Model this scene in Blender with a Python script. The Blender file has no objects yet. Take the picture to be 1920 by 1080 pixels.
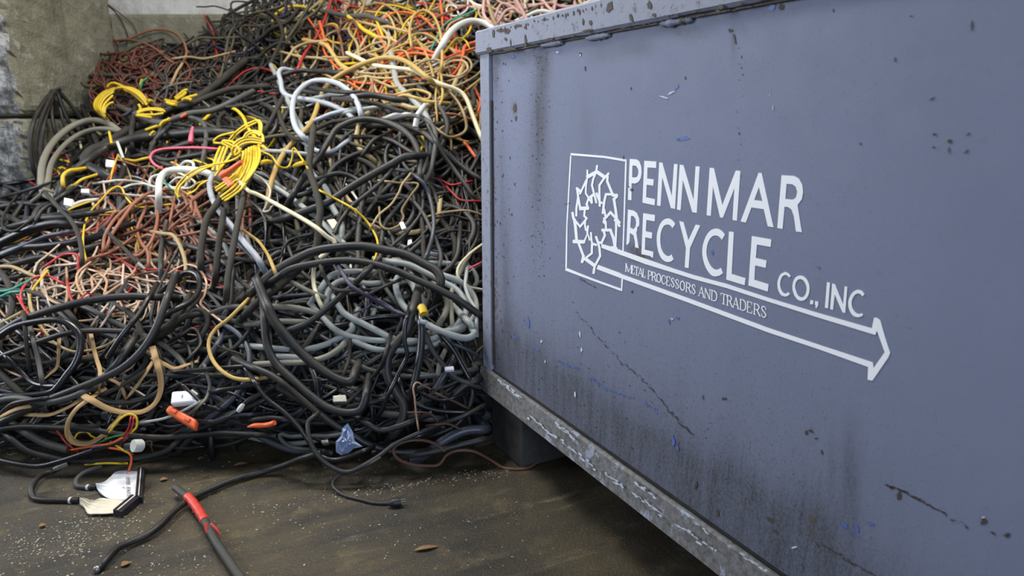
import bpy, bmesh, math, random
import numpy as np
from mathutils import Vector, Matrix

# ------------------------------------------------------------------ camera, world, lights, exposure
scene = bpy.context.scene
COL = scene.collection
FPX, PITCH, EYE = 1280.0, math.radians(13.9), 1.2
cam_data = bpy.data.cameras.new('camera')
cam_data.lens = 24.0
cam_data.sensor_width = 36.0
cam_data.clip_start = 0.02
cam_data.dof.use_dof = True
cam_data.dof.focus_distance = 1.75
cam_data.dof.aperture_fstop = 4.0
cam = bpy.data.objects.new('camera', cam_data)
cam.location = (0, 0, EYE)
cam.rotation_euler = (math.pi / 2 - PITCH, 0, 0)
COL.objects.link(cam)
scene.camera = cam

world = bpy.data.worlds.new('world')
scene.world = world
world.use_nodes = True
bg = world.node_tree.nodes['Background']
bg.inputs[0].default_value = (0.62, 0.74, 1.0, 1)
bg.inputs[1].default_value = 0.17


def area(name, loc, target, sx, sy, power, color, spread=180):
    l = bpy.data.lights.new(name, 'AREA')
    l.shape = 'RECTANGLE'
    l.size, l.size_y, l.energy, l.color = sx, sy, power, color
    l.spread = math.radians(spread)
    o = bpy.data.objects.new(name, l)
    o.location = loc
    o.rotation_euler = (Vector(target) - Vector(loc)).to_track_quat('-Z', 'Y').to_euler()
    COL.objects.link(o)
    return o


# high bay lamps under the roof, daylight through the open bay doors beside and behind the camera
area('bay_lamp', (-1.7, 2.9, 3.5), (-0.9, 2.8, 0.6), 1.2, 0.7, 98, (1.0, 0.97, 0.91))
area('bay_lamp', (1.2, 3.0, 6.0), (1.2, 3.0, 0), 1.2, 0.8, 160, (1.0, 0.96, 0.88))
area('door_daylight', (-4.5, 2.5, 2.2), (0.0, 2.8, 1.0), 2.0, 2.2, 36, (0.88, 0.93, 1.0), 80)
area('door_daylight', (1.4, -4.4, 2.6), (-1.0, 2.4, 0.4), 2.6, 2.4, 50, (0.64, 0.79, 1.0), 90)

scene.view_settings.view_transform = 'Standard'
scene.view_settings.look = 'None'
scene.view_settings.exposure = 0.08
scene.view_settings.gamma = 1.0
scene.view_settings.use_curve_mapping = False
RNG = np.random.RandomState(7)
R = random.Random(11)

# ------------------------------------------------------------------ geometry of the view
CAM = np.array([0, 0, EYE])
FW = np.array([0, math.cos(PITCH), -math.sin(PITCH)])
UP = np.array([0, math.sin(PITCH), math.cos(PITCH)])
RT = np.array([1.0, 0, 0])
YAW = math.radians(28.0)
U = np.array([-math.sin(YAW), math.cos(YAW), 0])      # along the container's side, away from us
N = np.array([-math.cos(YAW), -math.sin(YAW), 0])     # outward normal of that side
OFF = -1.0536 + 0.02                                  # plane of the side
S_END = 2.147                                         # its end edge
CORNER = U * S_END + N * OFF


def ray(x, y):
    return FW + RT * (x - 960.0) / FPX + UP * (540.0 - y) / FPX


def on_z(x, y, z=0.0):
    d = ray(x, y)
    return CAM + d * ((z - EYE) / d[2])


def on_side(x, y, lift=0.0):
    d = ray(x, y)
    P = CAM + d * ((OFF + lift - CAM @ N) / (d @ N))
    return float(P @ U), float(P[2])


def side_pt(s, z, lift=0.0):
    return U * s + N * (OFF + lift) + np.array([0, 0, z])


# ------------------------------------------------------------------ materials
def srgb(r, g, b):
    f = lambda c: (c / 255.0) / 12.92 if c / 255.0 <= 0.04045 else (((c / 255.0) + 0.055) / 1.055) ** 2.4
    return (f(r), f(g), f(b), 1.0)


class Nodes:
    def __init__(self, name):
        self.m = bpy.data.materials.new(name)
        self.m.use_nodes = True
        self.t = self.m.node_tree
        self.b = self.t.nodes['Principled BSDF']
        self.geo = self.n('ShaderNodeNewGeometry')

    def n(self, kind, **kw):
        x = self.t.nodes.new(kind)
        for k, v in kw.items():
            setattr(x, k, v)
        return x

    def l(self, a, b):
        self.t.links.new(a, b)

    def noise(self, scale, detail=4, rough=0.6, stretch=None, vec=None):
        x = self.n('ShaderNodeTexNoise')
        x.inputs['Scale'].default_value = scale
        x.inputs['Detail'].default_value = detail
        x.inputs['Roughness'].default_value = rough
        v = vec or self.geo.outputs['Position']
        if stretch:
            mp = self.n('ShaderNodeMapping')
            mp.inputs['Scale'].default_value = stretch
            self.l(v, mp.inputs['Vector'])
            v = mp.outputs[0]
        self.l(v, x.inputs['Vector'])
        return x.outputs[0]

    def ramp(self, val, a, b, lo=0.0, hi=1.0):
        x = self.n('ShaderNodeMapRange')
        x.inputs['From Min'].default_value = a
        x.inputs['From Max'].default_value = b
        x.inputs['To Min'].default_value = lo
        x.inputs['To Max'].default_value = hi
        self.l(val, x.inputs['Value'])
        return x.outputs[0]

    def mul(self, a, b):
        x = self.n('ShaderNodeMath', operation='MULTIPLY')
        for i, v in enumerate((a, b)):
            if isinstance(v, (int, float)):
                x.inputs[i].default_value = v
            else:
                self.l(v, x.inputs[i])
        return x.outputs[0]

    def mix(self, fac, a, b):
        x = self.n('ShaderNodeMix', data_type='RGBA')
        for s, v in ((x.inputs['Factor'], fac), (x.inputs['A'] if False else x.inputs[6], a), (x.inputs[7], b)):
            if isinstance(v, (tuple, list, float, int)):
                s.default_value = v
            else:
                self.l(v, s)
        return x.outputs[2]

    def color(self, v):
        if isinstance(v, tuple):
            self.b.inputs['Base Color'].default_value = v
        else:
            self.l(v, self.b.inputs['Base Color'])

    def rough(self, v):
        if isinstance(v, (int, float)):
            self.b.inputs['Roughness'].default_value = v
        else:
            self.l(v, self.b.inputs['Roughness'])

    def bump(self, h, strength, dist=0.01):
        x = self.n('ShaderNodeBump')
        x.inputs['Strength'].default_value = strength
        x.inputs['Distance'].default_value = dist
        self.l(h, x.inputs['Height'])
        self.l(x.outputs[0], self.b.inputs['Normal'])


DUST = srgb(104, 94, 76)


def cable_mat(name, col, rough=0.45, dust=0.35, spec=0.5, dustcol=DUST, var=0.25):
    k = Nodes(name)
    oi = k.n('ShaderNodeObjectInfo')
    hsv = k.n('ShaderNodeHueSaturation')
    hsv.inputs['Color'].default_value = col
    k.l(k.ramp(oi.outputs['Random'], 0, 1, 1 - var, 1 + var), hsv.inputs['Value'])
    big = k.ramp(k.noise(9, 3), 0.40, 0.72)
    fine = k.ramp(k.noise(160, 3, 0.7), 0.35, 0.7)
    f = k.mul(k.mul(big, fine), dust)
    k.color(k.mix(f, hsv.outputs[0], dustcol))
    k.rough(k.ramp(f, 0, max(dust, .05), rough, min(1, rough + 0.35)))
    k.b.inputs['Specular IOR Level'].default_value = spec
    k.bump(k.noise(260, 2), 0.12, 0.004)
    return k.m


M = {
    'black': cable_mat('black_rubber', srgb(27, 27, 27), 0.46, 0.38, 0.5),
    'gloss': cable_mat('black_glossy_sheath', srgb(22, 22, 25), 0.27, 0.12, 0.6),
    'dusty': cable_mat('dusty_black_rubber', srgb(42, 40, 36), 0.68, 0.55, 0.3),
    'dkgrey': cable_mat('dark_grey_sheath', srgb(70, 70, 67), 0.55, 0.35, 0.4),
    'olive': cable_mat('grimy_olive_sheath', srgb(84, 80, 62), 0.65, 0.5, 0.3),
    'slate': cable_mat('slate_blue_sheath', srgb(56, 59, 68), 0.38, 0.12, 0.5),
    'grey': cable_mat('grey_pvc', srgb(148, 152, 148), 0.42, 0.35, 0.45, var=0.15),
    'palegrey': cable_mat('pale_grey_pvc', srgb(164, 169, 176), 0.4, 0.12, 0.45, var=0.08),
    'dirtygrey': cable_mat('grimy_grey_pvc', srgb(120, 117, 104), 0.6, 0.5, 0.35),
    'white': cable_mat('white_pvc', srgb(200, 200, 192), 0.45, 0.22, 0.45, var=0.08),
    'cream': cable_mat('cream_pvc', srgb(214, 204, 170), 0.45, 0.22, 0.45, var=0.08),
    'tan': cable_mat('tan_pvc', srgb(168, 146, 102), 0.5, 0.4, 0.4, var=0.22),
    'ochre': cable_mat('ochre_pvc', srgb(178, 148, 82), 0.5, 0.3, 0.4, var=0.15),
    'flat': cable_mat('tan_flat_sheath', srgb(170, 136, 88), 0.5, 0.3, 0.4, var=0.12),
    'yellow': cable_mat('yellow_pvc', srgb(210, 176, 34), 0.42, 0.16, 0.45, var=0.10),
    'orange': cable_mat('orange_pvc', srgb(222, 100, 54), 0.42, 0.15, 0.45, var=0.12),
    'rust': cable_mat('terracotta_pvc', srgb(138, 88, 66), 0.5, 0.35, 0.4, var=0.2),
    'redbrown': cable_mat('red_brown_pvc', srgb(88, 50, 40), 0.6, 0.3, 0.3, var=0.3),
    'red': cable_mat('red_pvc', srgb(176, 44, 46), 0.42, 0.2, 0.45),
    'pink': cable_mat('pink_pvc', srgb(222, 92, 112), 0.42, 0.1, 0.45),
    'blush': cable_mat('blush_pvc', srgb(190, 150, 140), 0.5, 0.3, 0.4, var=0.15),
    'copper': cable_mat('clear_copper_wire', srgb(184, 146, 116), 0.25, 0.2, 0.6, var=0.2),
    'silver': cable_mat('clear_silver_wire', srgb(188, 168, 148), 0.25, 0.15, 0.6, var=0.15),
    'brown': cable_mat('brown_pvc', srgb(92, 62, 50), 0.45, 0.3, 0.4),
    'teal': cable_mat('teal_pvc', srgb(40, 140, 120), 0.45, 0.2, 0.45),
    'green': cable_mat('green_pvc', srgb(44, 124, 66), 0.45, 0.25, 0.45),
    'purple': cable_mat('violet_pvc', srgb(50, 42, 68), 0.42, 0.2, 0.45),
    'blue': cable_mat('blue_pvc', srgb(60, 84, 190), 0.42, 0.15, 0.45),
}


def plain(name, col, rough=0.5, metal=0.0, wear=0.2, scale=60, wearcol=DUST):
    k = Nodes(name)
    f = k.mul(k.ramp(k.noise(scale, 4), 0.45, 0.75), wear)
    k.color(k.mix(f, col, wearcol))
    k.rough(rough)
    k.b.inputs['Metallic'].default_value = metal
    return k.m


M['copper_end'] = plain('bare_copper', srgb(190, 110, 70), 0.35, 1.0, 0.2)
M['sign'] = plain('white_sign_paint', srgb(248, 249, 252), 0.5, 0, 0.05, 300, srgb(150, 150, 150))
M['chip'] = plain('bare_rusty_steel', srgb(62, 56, 50), 0.7, 0, 0.6, 300, srgb(104, 84, 62))
M['bluechip'] = plain('old_blue_paint', srgb(78, 102, 166), 0.5, 0, 0.3, 300, srgb(150, 170, 200))
M['whitechip'] = plain('pale_primer', srgb(196, 204, 214), 0.6, 0, 0.4, 300, srgb(120, 120, 120))
M['ribbon'] = plain('white_ribbon', srgb(222, 222, 224), 0.5, 0, 0.08, 200)
M['ribboncream'] = plain('cream_ribbon', srgb(218, 210, 188), 0.5, 0, 0.15, 200)
M['header'] = plain('black_header', srgb(34, 32, 40), 0.35, 0, 0.1, 200)
M['metalgrey'] = plain('dull_metal', srgb(150, 148, 140), 0.4, 0.7, 0.4, 90)
M['ink'] = plain('black_ink', srgb(112, 112, 116), 0.6, 0, 0, 50)
M['scrap'] = plain('translucent_blue_grey_film', srgb(150, 164, 196), 0.3, 0, 0.15, 80)
M['leaf'] = plain('dry_leaf', srgb(134, 104, 62), 0.7, 0, 0.5, 90, srgb(84, 64, 40))
M['crumb'] = plain('plastic_crumb', srgb(178, 171, 152), 0.6, 0, 0.5, 40, srgb(150, 140, 116))
M['redtape'] = plain('red_tape', srgb(206, 62, 50), 0.45, 0, 0.15, 150)


def build_mats():
    # floor: damp, dirty concrete with drag streaks, oil stains and pale crumbs ground in
    k = Nodes('damp_concrete')
    rot = k.n('ShaderNodeMapping')
    rot.inputs['Rotation'].default_value = (0, 0, -0.42)
    k.l(k.geo.outputs['Position'], rot.inputs['Vector'])
    rv = rot.outputs[0]
    a = k.noise(1.7, 7, 0.65)
    b = k.noise(8, 8, 0.75)
    c = k.noise(110, 4, 0.75)
    st = k.noise(5, 7, 0.7, (0.35, 2.2, 1.0), rv)
    st2 = k.noise(9, 7, 0.7, (0.3, 2.0, 1.0), rv)
    col = k.mix(k.ramp(a, 0.38, 0.64), srgb(47, 43, 36), srgb(80, 69, 46))
    col = k.mix(k.ramp(st, 0.50, 0.64, 0, 0.85), col, srgb(36, 33, 29))
    col = k.mix(k.ramp(b, 0.54, 0.66, 0, 0.85), col, srgb(98, 86, 60))
    col = k.mix(k.ramp(st2, 0.58, 0.68, 0, 0.55), col, srgb(124, 114, 90))
    col = k.mix(k.ramp(k.noise(3.1, 6, .7), 0.60, 0.70, 0, 0.8), col, srgb(30, 28, 25))
    col = k.mix(k.ramp(c, 0.48, 0.75, 0, 0.6), col, srgb(34, 31, 27))
    for scale, r0, r1, d0, d1 in ((55, 0.10, 0.05, 0.46, 0.60), (120, 0.13, 0.07, 0.44, 0.60), (26, 0.055, 0.03, 0.48, 0.6)):
        v = k.n('ShaderNodeTexVoronoi')
        v.inputs['Scale'].default_value = scale
        k.l(k.geo.outputs['Position'], v.inputs['Vector'])
        col = k.mix(k.mul(k.ramp(v.outputs['Distance'], r0, r1), k.ramp(k.noise(scale * 0.09, 4), d0, d1)), col, srgb(176, 168, 146))
    k.color(col)
    k.rough(k.ramp(b, 0.35, 0.7, 0.38, 0.8))
    k.bump(c, 0.5, 0.01)
    M['floor'] = k.m
    # block concrete
    k = Nodes('weathered_block_concrete')
    a = k.noise(2.2, 6, 0.65)
    b = k.noise(11, 7, 0.7)
    dr = k.noise(6, 5, 0.6, (1.5, 1.5, 0.25))
    col = k.mix(k.ramp(a, 0.35, 0.7), srgb(116, 114, 96), srgb(146, 142, 122))
    col = k.mix(k.ramp(dr, 0.52, 0.75, 0, 0.7), col, srgb(82, 80, 62))
    col = k.mix(k.ramp(b, 0.58, 0.72, 0, 0.8), col, srgb(176, 176, 168))
    col = k.mix(k.ramp(k.noise(30, 5, .7), 0.6, 0.75, 0, 0.6), col, srgb(56, 54, 48))
    k.color(col)
    k.rough(0.9)
    k.bump(b, 0.8, 0.03)
    M['block'] = k.m
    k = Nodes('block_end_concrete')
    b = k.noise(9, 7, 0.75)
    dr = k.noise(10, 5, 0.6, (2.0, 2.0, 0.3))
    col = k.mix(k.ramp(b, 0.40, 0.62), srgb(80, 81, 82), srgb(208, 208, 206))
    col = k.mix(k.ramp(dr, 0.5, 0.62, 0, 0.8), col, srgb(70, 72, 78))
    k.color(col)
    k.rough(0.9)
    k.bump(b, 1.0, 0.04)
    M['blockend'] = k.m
    k = Nodes('whitewashed_wall')
    b = k.noise(5, 6, 0.7)
    col = k.mix(k.ramp(b, 0.45, 0.7), srgb(206, 204, 200), srgb(170, 166, 160))
    k.color(col)
    k.rough(0.85)
    k.bump(b, 0.6, 0.03)
    M['wall'] = k.m
    # container paint
    k = Nodes('grey_blue_container_paint')
    at = k.n('ShaderNodeAttribute', attribute_name='wear')
    sep = k.n('ShaderNodeSeparateColor')
    k.l(at.outputs['Color'], sep.inputs[0])
    base = k.mix(k.ramp(k.noise(2.5, 4), 0.3, 0.7), srgb(126, 133, 156), srgb(120, 127, 150))
    base = k.mix(k.ramp(k.noise(60, 4, .7), 0.60, 0.74, 0, 0.25), base, srgb(96, 96, 104))
    streak = k.ramp(k.noise(40, 5, 0.7, (1, 1, 0.12)), 0.42, 0.68)
    fine = k.ramp(k.noise(230, 3, 0.75, (1, 1, 0.6)), 0.35, 0.65, 0.6, 1.0)
    g = k.mul(k.mul(sep.outputs[0], k.ramp(streak, 0, 1, 0.70, 1)), fine)
    col = k.mix(g, base, srgb(58, 56, 54))
    pits = k.mul(k.ramp(k.noise(330, 3, 0.6, (1, 1, 0.5)), 0.60, 0.68), sep.outputs[1])
    col = k.mix(pits, col, srgb(42, 40, 40))
    col = k.mix(k.mul(sep.outputs[2], k.ramp(k.noise(70, 5, 0.75), 0.42, 0.56)), col, srgb(86, 74, 60))
    k.color(col)
    k.rough(k.ramp(k.noise(14, 4), 0.3, 0.7, 0.52, 0.68))
    k.b.inputs['Specular IOR Level'].default_value = 0.25
    k.bump(k.noise(18, 5), 0.06, 0.01)
    M['paint'] = k.m
    k = Nodes('worn_rail_paint')
    w = k.noise(16, 7, 0.75)
    base = k.mix(k.ramp(k.noise(45, 5, .7), 0.56, 0.66), srgb(134, 139, 156), srgb(98, 98, 104))
    k.color(k.mix(k.ramp(w, 0.63, 0.66), base, srgb(80, 70, 56)))
    k.rough(0.6)
    k.bump(w, 0.3, 0.01)
    M['rail'] = k.m
    k = Nodes('grimy_rail_paint')
    w = k.noise(13, 8, 0.75)
    base = k.mix(k.ramp(k.noise(70, 5, .7), 0.4, 0.66), srgb(112, 112, 114), srgb(74, 71, 67))
    k.color(k.mix(k.ramp(w, 0.57, 0.61), base, srgb(140, 146, 162)))
    k.rough(0.65)
    k.bump(w, 0.3, 0.01)
    M['lowrail'] = k.m
    k = Nodes('dirty_dark_steel')
    w = k.noise(9, 6, 0.7)
    k.color(k.mix(k.ramp(w, 0.4, 0.7), srgb(52, 50, 48), srgb(76, 74, 72)))
    k.rough(0.7)
    k.bump(w, 0.2, 0.01)
    M['steel'] = k.m
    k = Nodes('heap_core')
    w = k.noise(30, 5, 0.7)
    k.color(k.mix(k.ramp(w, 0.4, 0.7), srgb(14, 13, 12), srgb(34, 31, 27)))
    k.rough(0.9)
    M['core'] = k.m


build_mats()


# ------------------------------------------------------------------ object helpers
def link_mesh(name, verts, faces, mat, parent=None, smooth=False, mats=None, midx=None):
    me = bpy.data.meshes.new(name)
    me.from_pydata([tuple(map(float, v)) for v in verts], [], faces)
    for m in (mats or [mat]):
        me.materials.append(m)
    if midx is not None:
        me.polygons.foreach_set('material_index', midx)
    if smooth:
        me.polygons.foreach_set('use_smooth', [True] * len(me.polygons))
        me.set_sharp_from_angle(angle=math.radians(68))
    me.update()
    o = bpy.data.objects.new(name, me)
    COL.objects.link(o)
    if parent:
        o.parent = parent
        o.matrix_parent_inverse = Matrix.Translation(-Vector(parent.location))
    return o


def tag(o, label=None, cat=None, group=None, kind=None):
    for k, v in (('label', label), ('category', cat), ('group', group), ('kind', kind)):
        if v:
            o[k] = v
    return o


def empty(name, loc, label, cat, group=None):
    o = bpy.data.objects.new(name, None)
    o.empty_display_size = 0.05
    o.location = tuple(map(float, loc))
    COL.objects.link(o)
    return tag(o, label, cat, group)


def bevel_obj(o, w=0.004, seg=2):
    m = o.modifiers.new('bevel', 'BEVEL')
    m.width, m.segments, m.limit_method = w, seg, 'ANGLE'
    return o


def slab(name, c, ax, ay, az, mat, parent=None, bev=0.003):
    """A box from centre and three half-axis vectors."""
    c, ax, ay, az = (np.array(v, float) for v in (c, ax, ay, az))
    v = [c + sx * ax + sy * ay + sz * az for sz in (-1, 1) for sx, sy in ((-1, -1), (1, -1), (1, 1), (-1, 1))]
    f = [(0, 3, 2, 1), (4, 5, 6, 7), (0, 1, 5, 4), (1, 2, 6, 5), (2, 3, 7, 6), (3, 0, 4, 7)]
    if np.dot(np.cross(ax, ay), az) < 0:
        f = [tuple(reversed(q)) for q in f]
    o = link_mesh(name, v, f, mat, parent)
    return bevel_obj(o, bev) if bev else o


def catmull(pts, step):
    """Smooth path through 2-D or 3-D points, resampled at about `step`."""
    p = np.array(pts, float)
    if len(p) == 2:
        n = max(2, int(np.linalg.norm(p[1] - p[0]) / step) + 1)
        return p[0] + np.linspace(0, 1, n)[:, None] * (p[1] - p[0])
    e = np.vstack([2 * p[0] - p[1], p, 2 * p[-1] - p[-2]])
    out = []
    for i in range(1, len(e) - 2):
        a, b, c, d = e[i - 1], e[i], e[i + 1], e[i + 2]
        t = np.linspace(0, 1, 24, endpoint=False)[:, None]
        out.append(0.5 * (2 * b + (c - a) * t + (2 * a - 5 * b + 4 * c - d) * t ** 2 + (3 * b - a - 3 * c + d) * t ** 3))
    out = np.vstack(out + [p[-1:]])
    dl = np.concatenate([[0], np.cumsum(np.linalg.norm(np.diff(out, axis=0), axis=1))])
    n = max(3, int(dl[-1] / step) + 1)
    q = np.linspace(0, dl[-1], n)
    return np.stack([np.interp(q, dl, out[:, k]) for k in range(p.shape[1])], 1)


def tube_data(P, r, sides=8, prof='round', radii=None):
    """Vertices and faces of a tube along P."""
    P = np.array(P, float)
    n = len(P)
    T = np.gradient(P, axis=0)
    T /= np.linalg.norm(T, axis=1)[:, None] + 1e-12
    ref = np.array([0, -0.5, 0.86])
    A = np.zeros_like(P)
    a = np.cross(T[0], ref)
    if np.linalg.norm(a) < 1e-3:
        a = np.cross(T[0], [1, 0, 0])
    a /= np.linalg.norm(a)
    for i in range(n):
        if prof == 'round':
            a = a - T[i] * (a @ T[i])
        else:
            q = np.cross(T[i], ref)
            a = 0.3 * a + (q if q @ a > 0 else -q)
            a = a - T[i] * (a @ T[i])
        a /= np.linalg.norm(a) + 1e-12
        A[i] = a
    B = np.cross(T, A)
    th = np.linspace(0, 2 * math.pi, sides, endpoint=False)
    if prof == 'flat':
        ca, sb = np.cos(th), np.sin(th) * 0.42
    elif prof == 'twin':
        sides = 12
        th = np.linspace(0, 2 * math.pi, sides, endpoint=False)
        rr = 0.55 + 0.45 * np.abs(np.cos(th)) ** 1.2
        ca, sb = np.cos(th) * rr, np.sin(th) * rr * 0.95
    else:
        ca, sb = np.cos(th), np.sin(th)
    rad = np.full(n, r) if radii is None else np.array(radii)
    V = (P[:, None, :] + rad[:, None, None] * (A[:, None, :] * ca[None, :, None] + B[:, None, :] * sb[None, :, None])).reshape(-1, 3)
    F = []
    for i in range(n - 1):
        o = i * sides
        for j in range(sides):
            k = (j + 1) % sides
            F.append((o + j, o + k, o + sides + k, o + sides + j))
    F.append(tuple(range(sides - 1, -1, -1)))
    F.append(tuple(range((n - 1) * sides, n * sides)))
    return V, F

# ------------------------------------------------------------------ the setting
def grid_mesh(name, o, du, dv, nu, nv, mat, fn=None):
    o, du, dv = (np.array(v, float) for v in (o, du, dv))
    V = [o + du * i / nu + dv * j / nv for j in range(nv + 1) for i in range(nu + 1)]
    if fn:
        V = [fn(v) for v in V]
    F = [(j * (nu + 1) + i, j * (nu + 1) + i + 1, (j + 1) * (nu + 1) + i + 1, (j + 1) * (nu + 1) + i) for j in range(nv) for i in range(nu)]
    return link_mesh(name, V, F, mat)


tag(grid_mesh('floor', (-7, -5, 0), (14, 0, 0), (0, 10.6, 0), 20, 20, M['floor']), kind='structure')
WALL_Y = 5.2
tag(slab('wall_back', (0, WALL_Y + 0.45, 2.6), (7, 0, 0), (0, 0.15, 0), (0, 0, 2.6), M['wall'], None, 0), kind='structure')


def rough_block(name, x0, x1, y0, y1, z0, z1, label, group=None, seed=0, structure=None, mats=None):
    """A cast concrete block with chipped, rounded edges."""
    bm = bmesh.new()
    bmesh.ops.create_cube(bm, size=1.0)
    bmesh.ops.subdivide_edges(bm, edges=bm.edges[:], cuts=26, use_grid_fill=True)
    rr = np.random.RandomState(seed)
    ph = rr.rand(6) * 6
    sx, sy, sz = x1 - x0, y1 - y0, z1 - z0
    for v in bm.verts:
        x, y, z = v.co
        d = sorted([(0.5 - abs(x)) * sx, (0.5 - abs(y)) * sy, (0.5 - abs(z)) * sz])
        edge = math.exp(-(d[1] / 0.035) ** 2)
        wob = math.sin(23 * x + ph[0] + 9 * z) * math.sin(19 * y + ph[1] + 13 * z) * math.sin(27 * z + ph[2])
        k = 1 - edge * (0.022 + 0.02 * rr.rand() * (1 + wob)) / max(0.3, min(sx, sy, sz))
        q = (0.004 * rr.rand() + 0.006 * wob)
        v.co = Vector((x * k * sx + (x0 + x1) / 2 + q, y * k * sy + (y0 + y1) / 2 + q, z * k * sz + (z0 + z1) / 2))
    bm.normal_update()
    me = bpy.data.meshes.new(name)
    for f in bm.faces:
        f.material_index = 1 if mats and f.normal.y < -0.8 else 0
    bm.to_mesh(me)
    bm.free()
    for m in (mats or [M['block']]):
        me.materials.append(m)
    o = bpy.data.objects.new(name, me)
    COL.objects.link(o)
    if structure:
        return tag(o, kind='structure')
    return tag(o, label, 'block', group)


BX = -2.84
BM = [M['block'], M['blockend']]
rough_block('concrete_block', BX - 0.75, BX, 4.07, WALL_Y - 0.02, 0.0, 0.60, '', seed=1, structure=False, mats=BM)
bpy.data.objects['concrete_block']['label'] = 'lowest concrete block of the divider, buried behind the black cables'
rough_block('concrete_block', BX - 0.75, BX + 0.015, 4.05, WALL_Y - 0.02, 0.605, 1.205, 'lower stained concrete block with a white drip, under the big olive block', seed=2, mats=BM)
rough_block('concrete_block', BX - 0.75, BX, 4.07, WALL_Y - 0.02, 1.212, 2.10, 'big olive stained concrete block with crumbled edge, on top of the divider', seed=3, mats=BM)
hook_at = CAM + ray(100, 169) * ((BX + 0.02) / ray(100, 169)[0])
V, F = tube_data(catmull([hook_at + (-0.05, 0, -0.01), hook_at + (0.02, 0, 0), hook_at + (0.06, -0.01, 0.012)], 0.01), 0.011, 8)
link_mesh('steel_peg', V, F, M['steel'], bpy.data.objects['concrete_block.002'], True)
# low course of blocks along the back wall, the white wall stands behind it
tag(slab('wall_back_base', (-0.3, WALL_Y + 0.15, 0.965), (6, 0, 0), (0, 0.15, 0), (0, 0, 0.965), M['block'], None, 0.02), kind='structure')


# ------------------------------------------------------------------ the container
foot0 = CORNER.copy()
cont = empty('steel_container', side_pt(1.0, 0), 'grey-blue painted steel scrap container with white recycling company sign on its side', 'container')
Z0, Z1 = 0.305, 1.412
S_NEAR, WID = -1.25, 1.05
IN = -N


def wear_mesh():
    s0, s1 = 0.28, S_END
    nu, nv = 420, 220
    s = np.linspace(s1, s0, nu + 1)
    z = np.linspace(Z0 - 0.02, Z1 + 0.02, nv + 1)
    Sg, Zg = np.meshgrid(s, z)
    P = U[None, None] * Sg[..., None] + N * OFF + np.array([0, 0, 1.0]) * Zg[..., None]
    # gentle dents of the sheet
    dent = 0.0003 * np.sin(Sg * 3.1 + 0.7) * np.sin(Zg * 4.0) + 0.0002 * np.sin(Sg * 7.3) * np.sin(Zg * 6.1 + 1)
    P = P + N * dent[..., None]
    V = P.reshape(-1, 3)
    idx = np.arange((nu + 1) * (nv + 1)).reshape(nv + 1, nu + 1)
    F = np.stack([idx[:-1, :-1], idx[:-1, 1:], idx[1:, 1:], idx[1:, :-1]], -1).reshape(-1, 4)
    # pixel position of every vertex, to place the stains where the photo has them
    d = V - CAM
    t = d @ FW
    px, py = 960 + FPX * (d @ RT) / t, 540 - FPX * (d @ UP) / t
    blob = lambda cx, cy, rx, ry, a=1.0: a * np.exp(-((px - cx) / rx) ** 2 - ((py - cy) / ry) ** 2)
    zf = V[:, 2]
    sf = V @ U
    grime = np.exp(-((zf - Z0) / 0.14) ** 2) * 1.1 + np.exp(-((zf - Z0) / 0.36) ** 2) * 0.55
    grime *= np.clip((sf - 0.25) / 0.5, 0.35, 1)
    for b in [(1013, 200, 14, 95, .75), (1008, 330, 20, 130, .55), (1022, 120, 12, 40, .55), (928, 130, 10, 60, .8), (948, 520, 12, 150, .5),
              (938, 330, 10, 130, .35), (1100, 235, 10, 60, .2), (1190, 90, 34, 18, .5), (1130, 100, 30, 18, .35), (985, 110, 40, 16, .35),
              (1290, 60, 40, 16, .4), (1375, 70, 6, 40, .4), (1105, 400, 40, 90, .10), (1594, 900, 18, 90, .55), (1560, 880, 8, 60, .35),
              (1240, 860, 40, 40, .3), (1370, 930, 60, 60, .3), (1520, 990, 40, 70, .5), (1000, 690, 30, 60, .35), (1070, 720, 50, 40, .2),
              (1203, 478, 20, 12, .9), (960, 640, 18, 60, .4)]:
        grime += blob(*b)
    pits = 0.25 + 0.75 * np.exp(-((sf - S_END) / 0.35) ** 2) + 0.7 * np.exp(-((zf - Z0) / 0.35) ** 2) + blob(1013, 300, 25, 200, .6) + blob(1130, 420, 60, 80, .3)
    pits *= np.clip((sf - 0.3) / 0.6, 0.15, 1)
    rust = blob(965, 203, 5, 11, 1.2) + blob(1200, 481, 22, 9, .9) + blob(1193, 465, 14, 8, .8) + blob(930, 560, 4, 60, 1.1) + blob(926, 370, 4, 80, .9) + blob(1523, 985, 9, 22, .9) + blob(926, 660, 5, 30, 1)
    c = np.stack([np.clip(grime, 0, 1), np.clip(pits, 0, 1), np.clip(rust, 0, 1), np.ones_like(grime)], 1)
    return V, F.tolist(), c


PANEL_V, PANEL_F, PANEL_C = wear_mesh()
FLAKE_V, FLAKE_F, FLAKE_M = [], [], []
# the rest of the box: far end, floor, opposite side, near end
mid = lambda s, w, z: U * s + N * (OFF - w) + np.array([0, 0, z])
slab('end_panel', mid(S_END - 0.004, WID / 2, (Z0 + Z1) / 2), N * (WID / 2), U * 0.004, (0, 0, (Z1 - Z0) / 2), M['rail'], cont, 0)
slab('end_panel', mid(S_NEAR, WID / 2, (Z0 + Z1) / 2), N * (WID / 2), U * 0.004, (0, 0, (Z1 - Z0) / 2), M['rail'], cont, 0)
slab('opposite_panel', mid((S_END + S_NEAR) / 2, WID, (Z0 + Z1) / 2), U * ((S_END - S_NEAR) / 2), N * 0.004, (0, 0, (Z1 - Z0) / 2), M['rail'], cont, 0)
slab('near_side_panel', mid((0.28 + S_NEAR) / 2, 0.004, (Z0 + Z1) / 2), U * ((0.28 - S_NEAR) / 2), N * 0.004, (0, 0, (Z1 - Z0) / 2), M['rail'], cont, 0)
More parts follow.
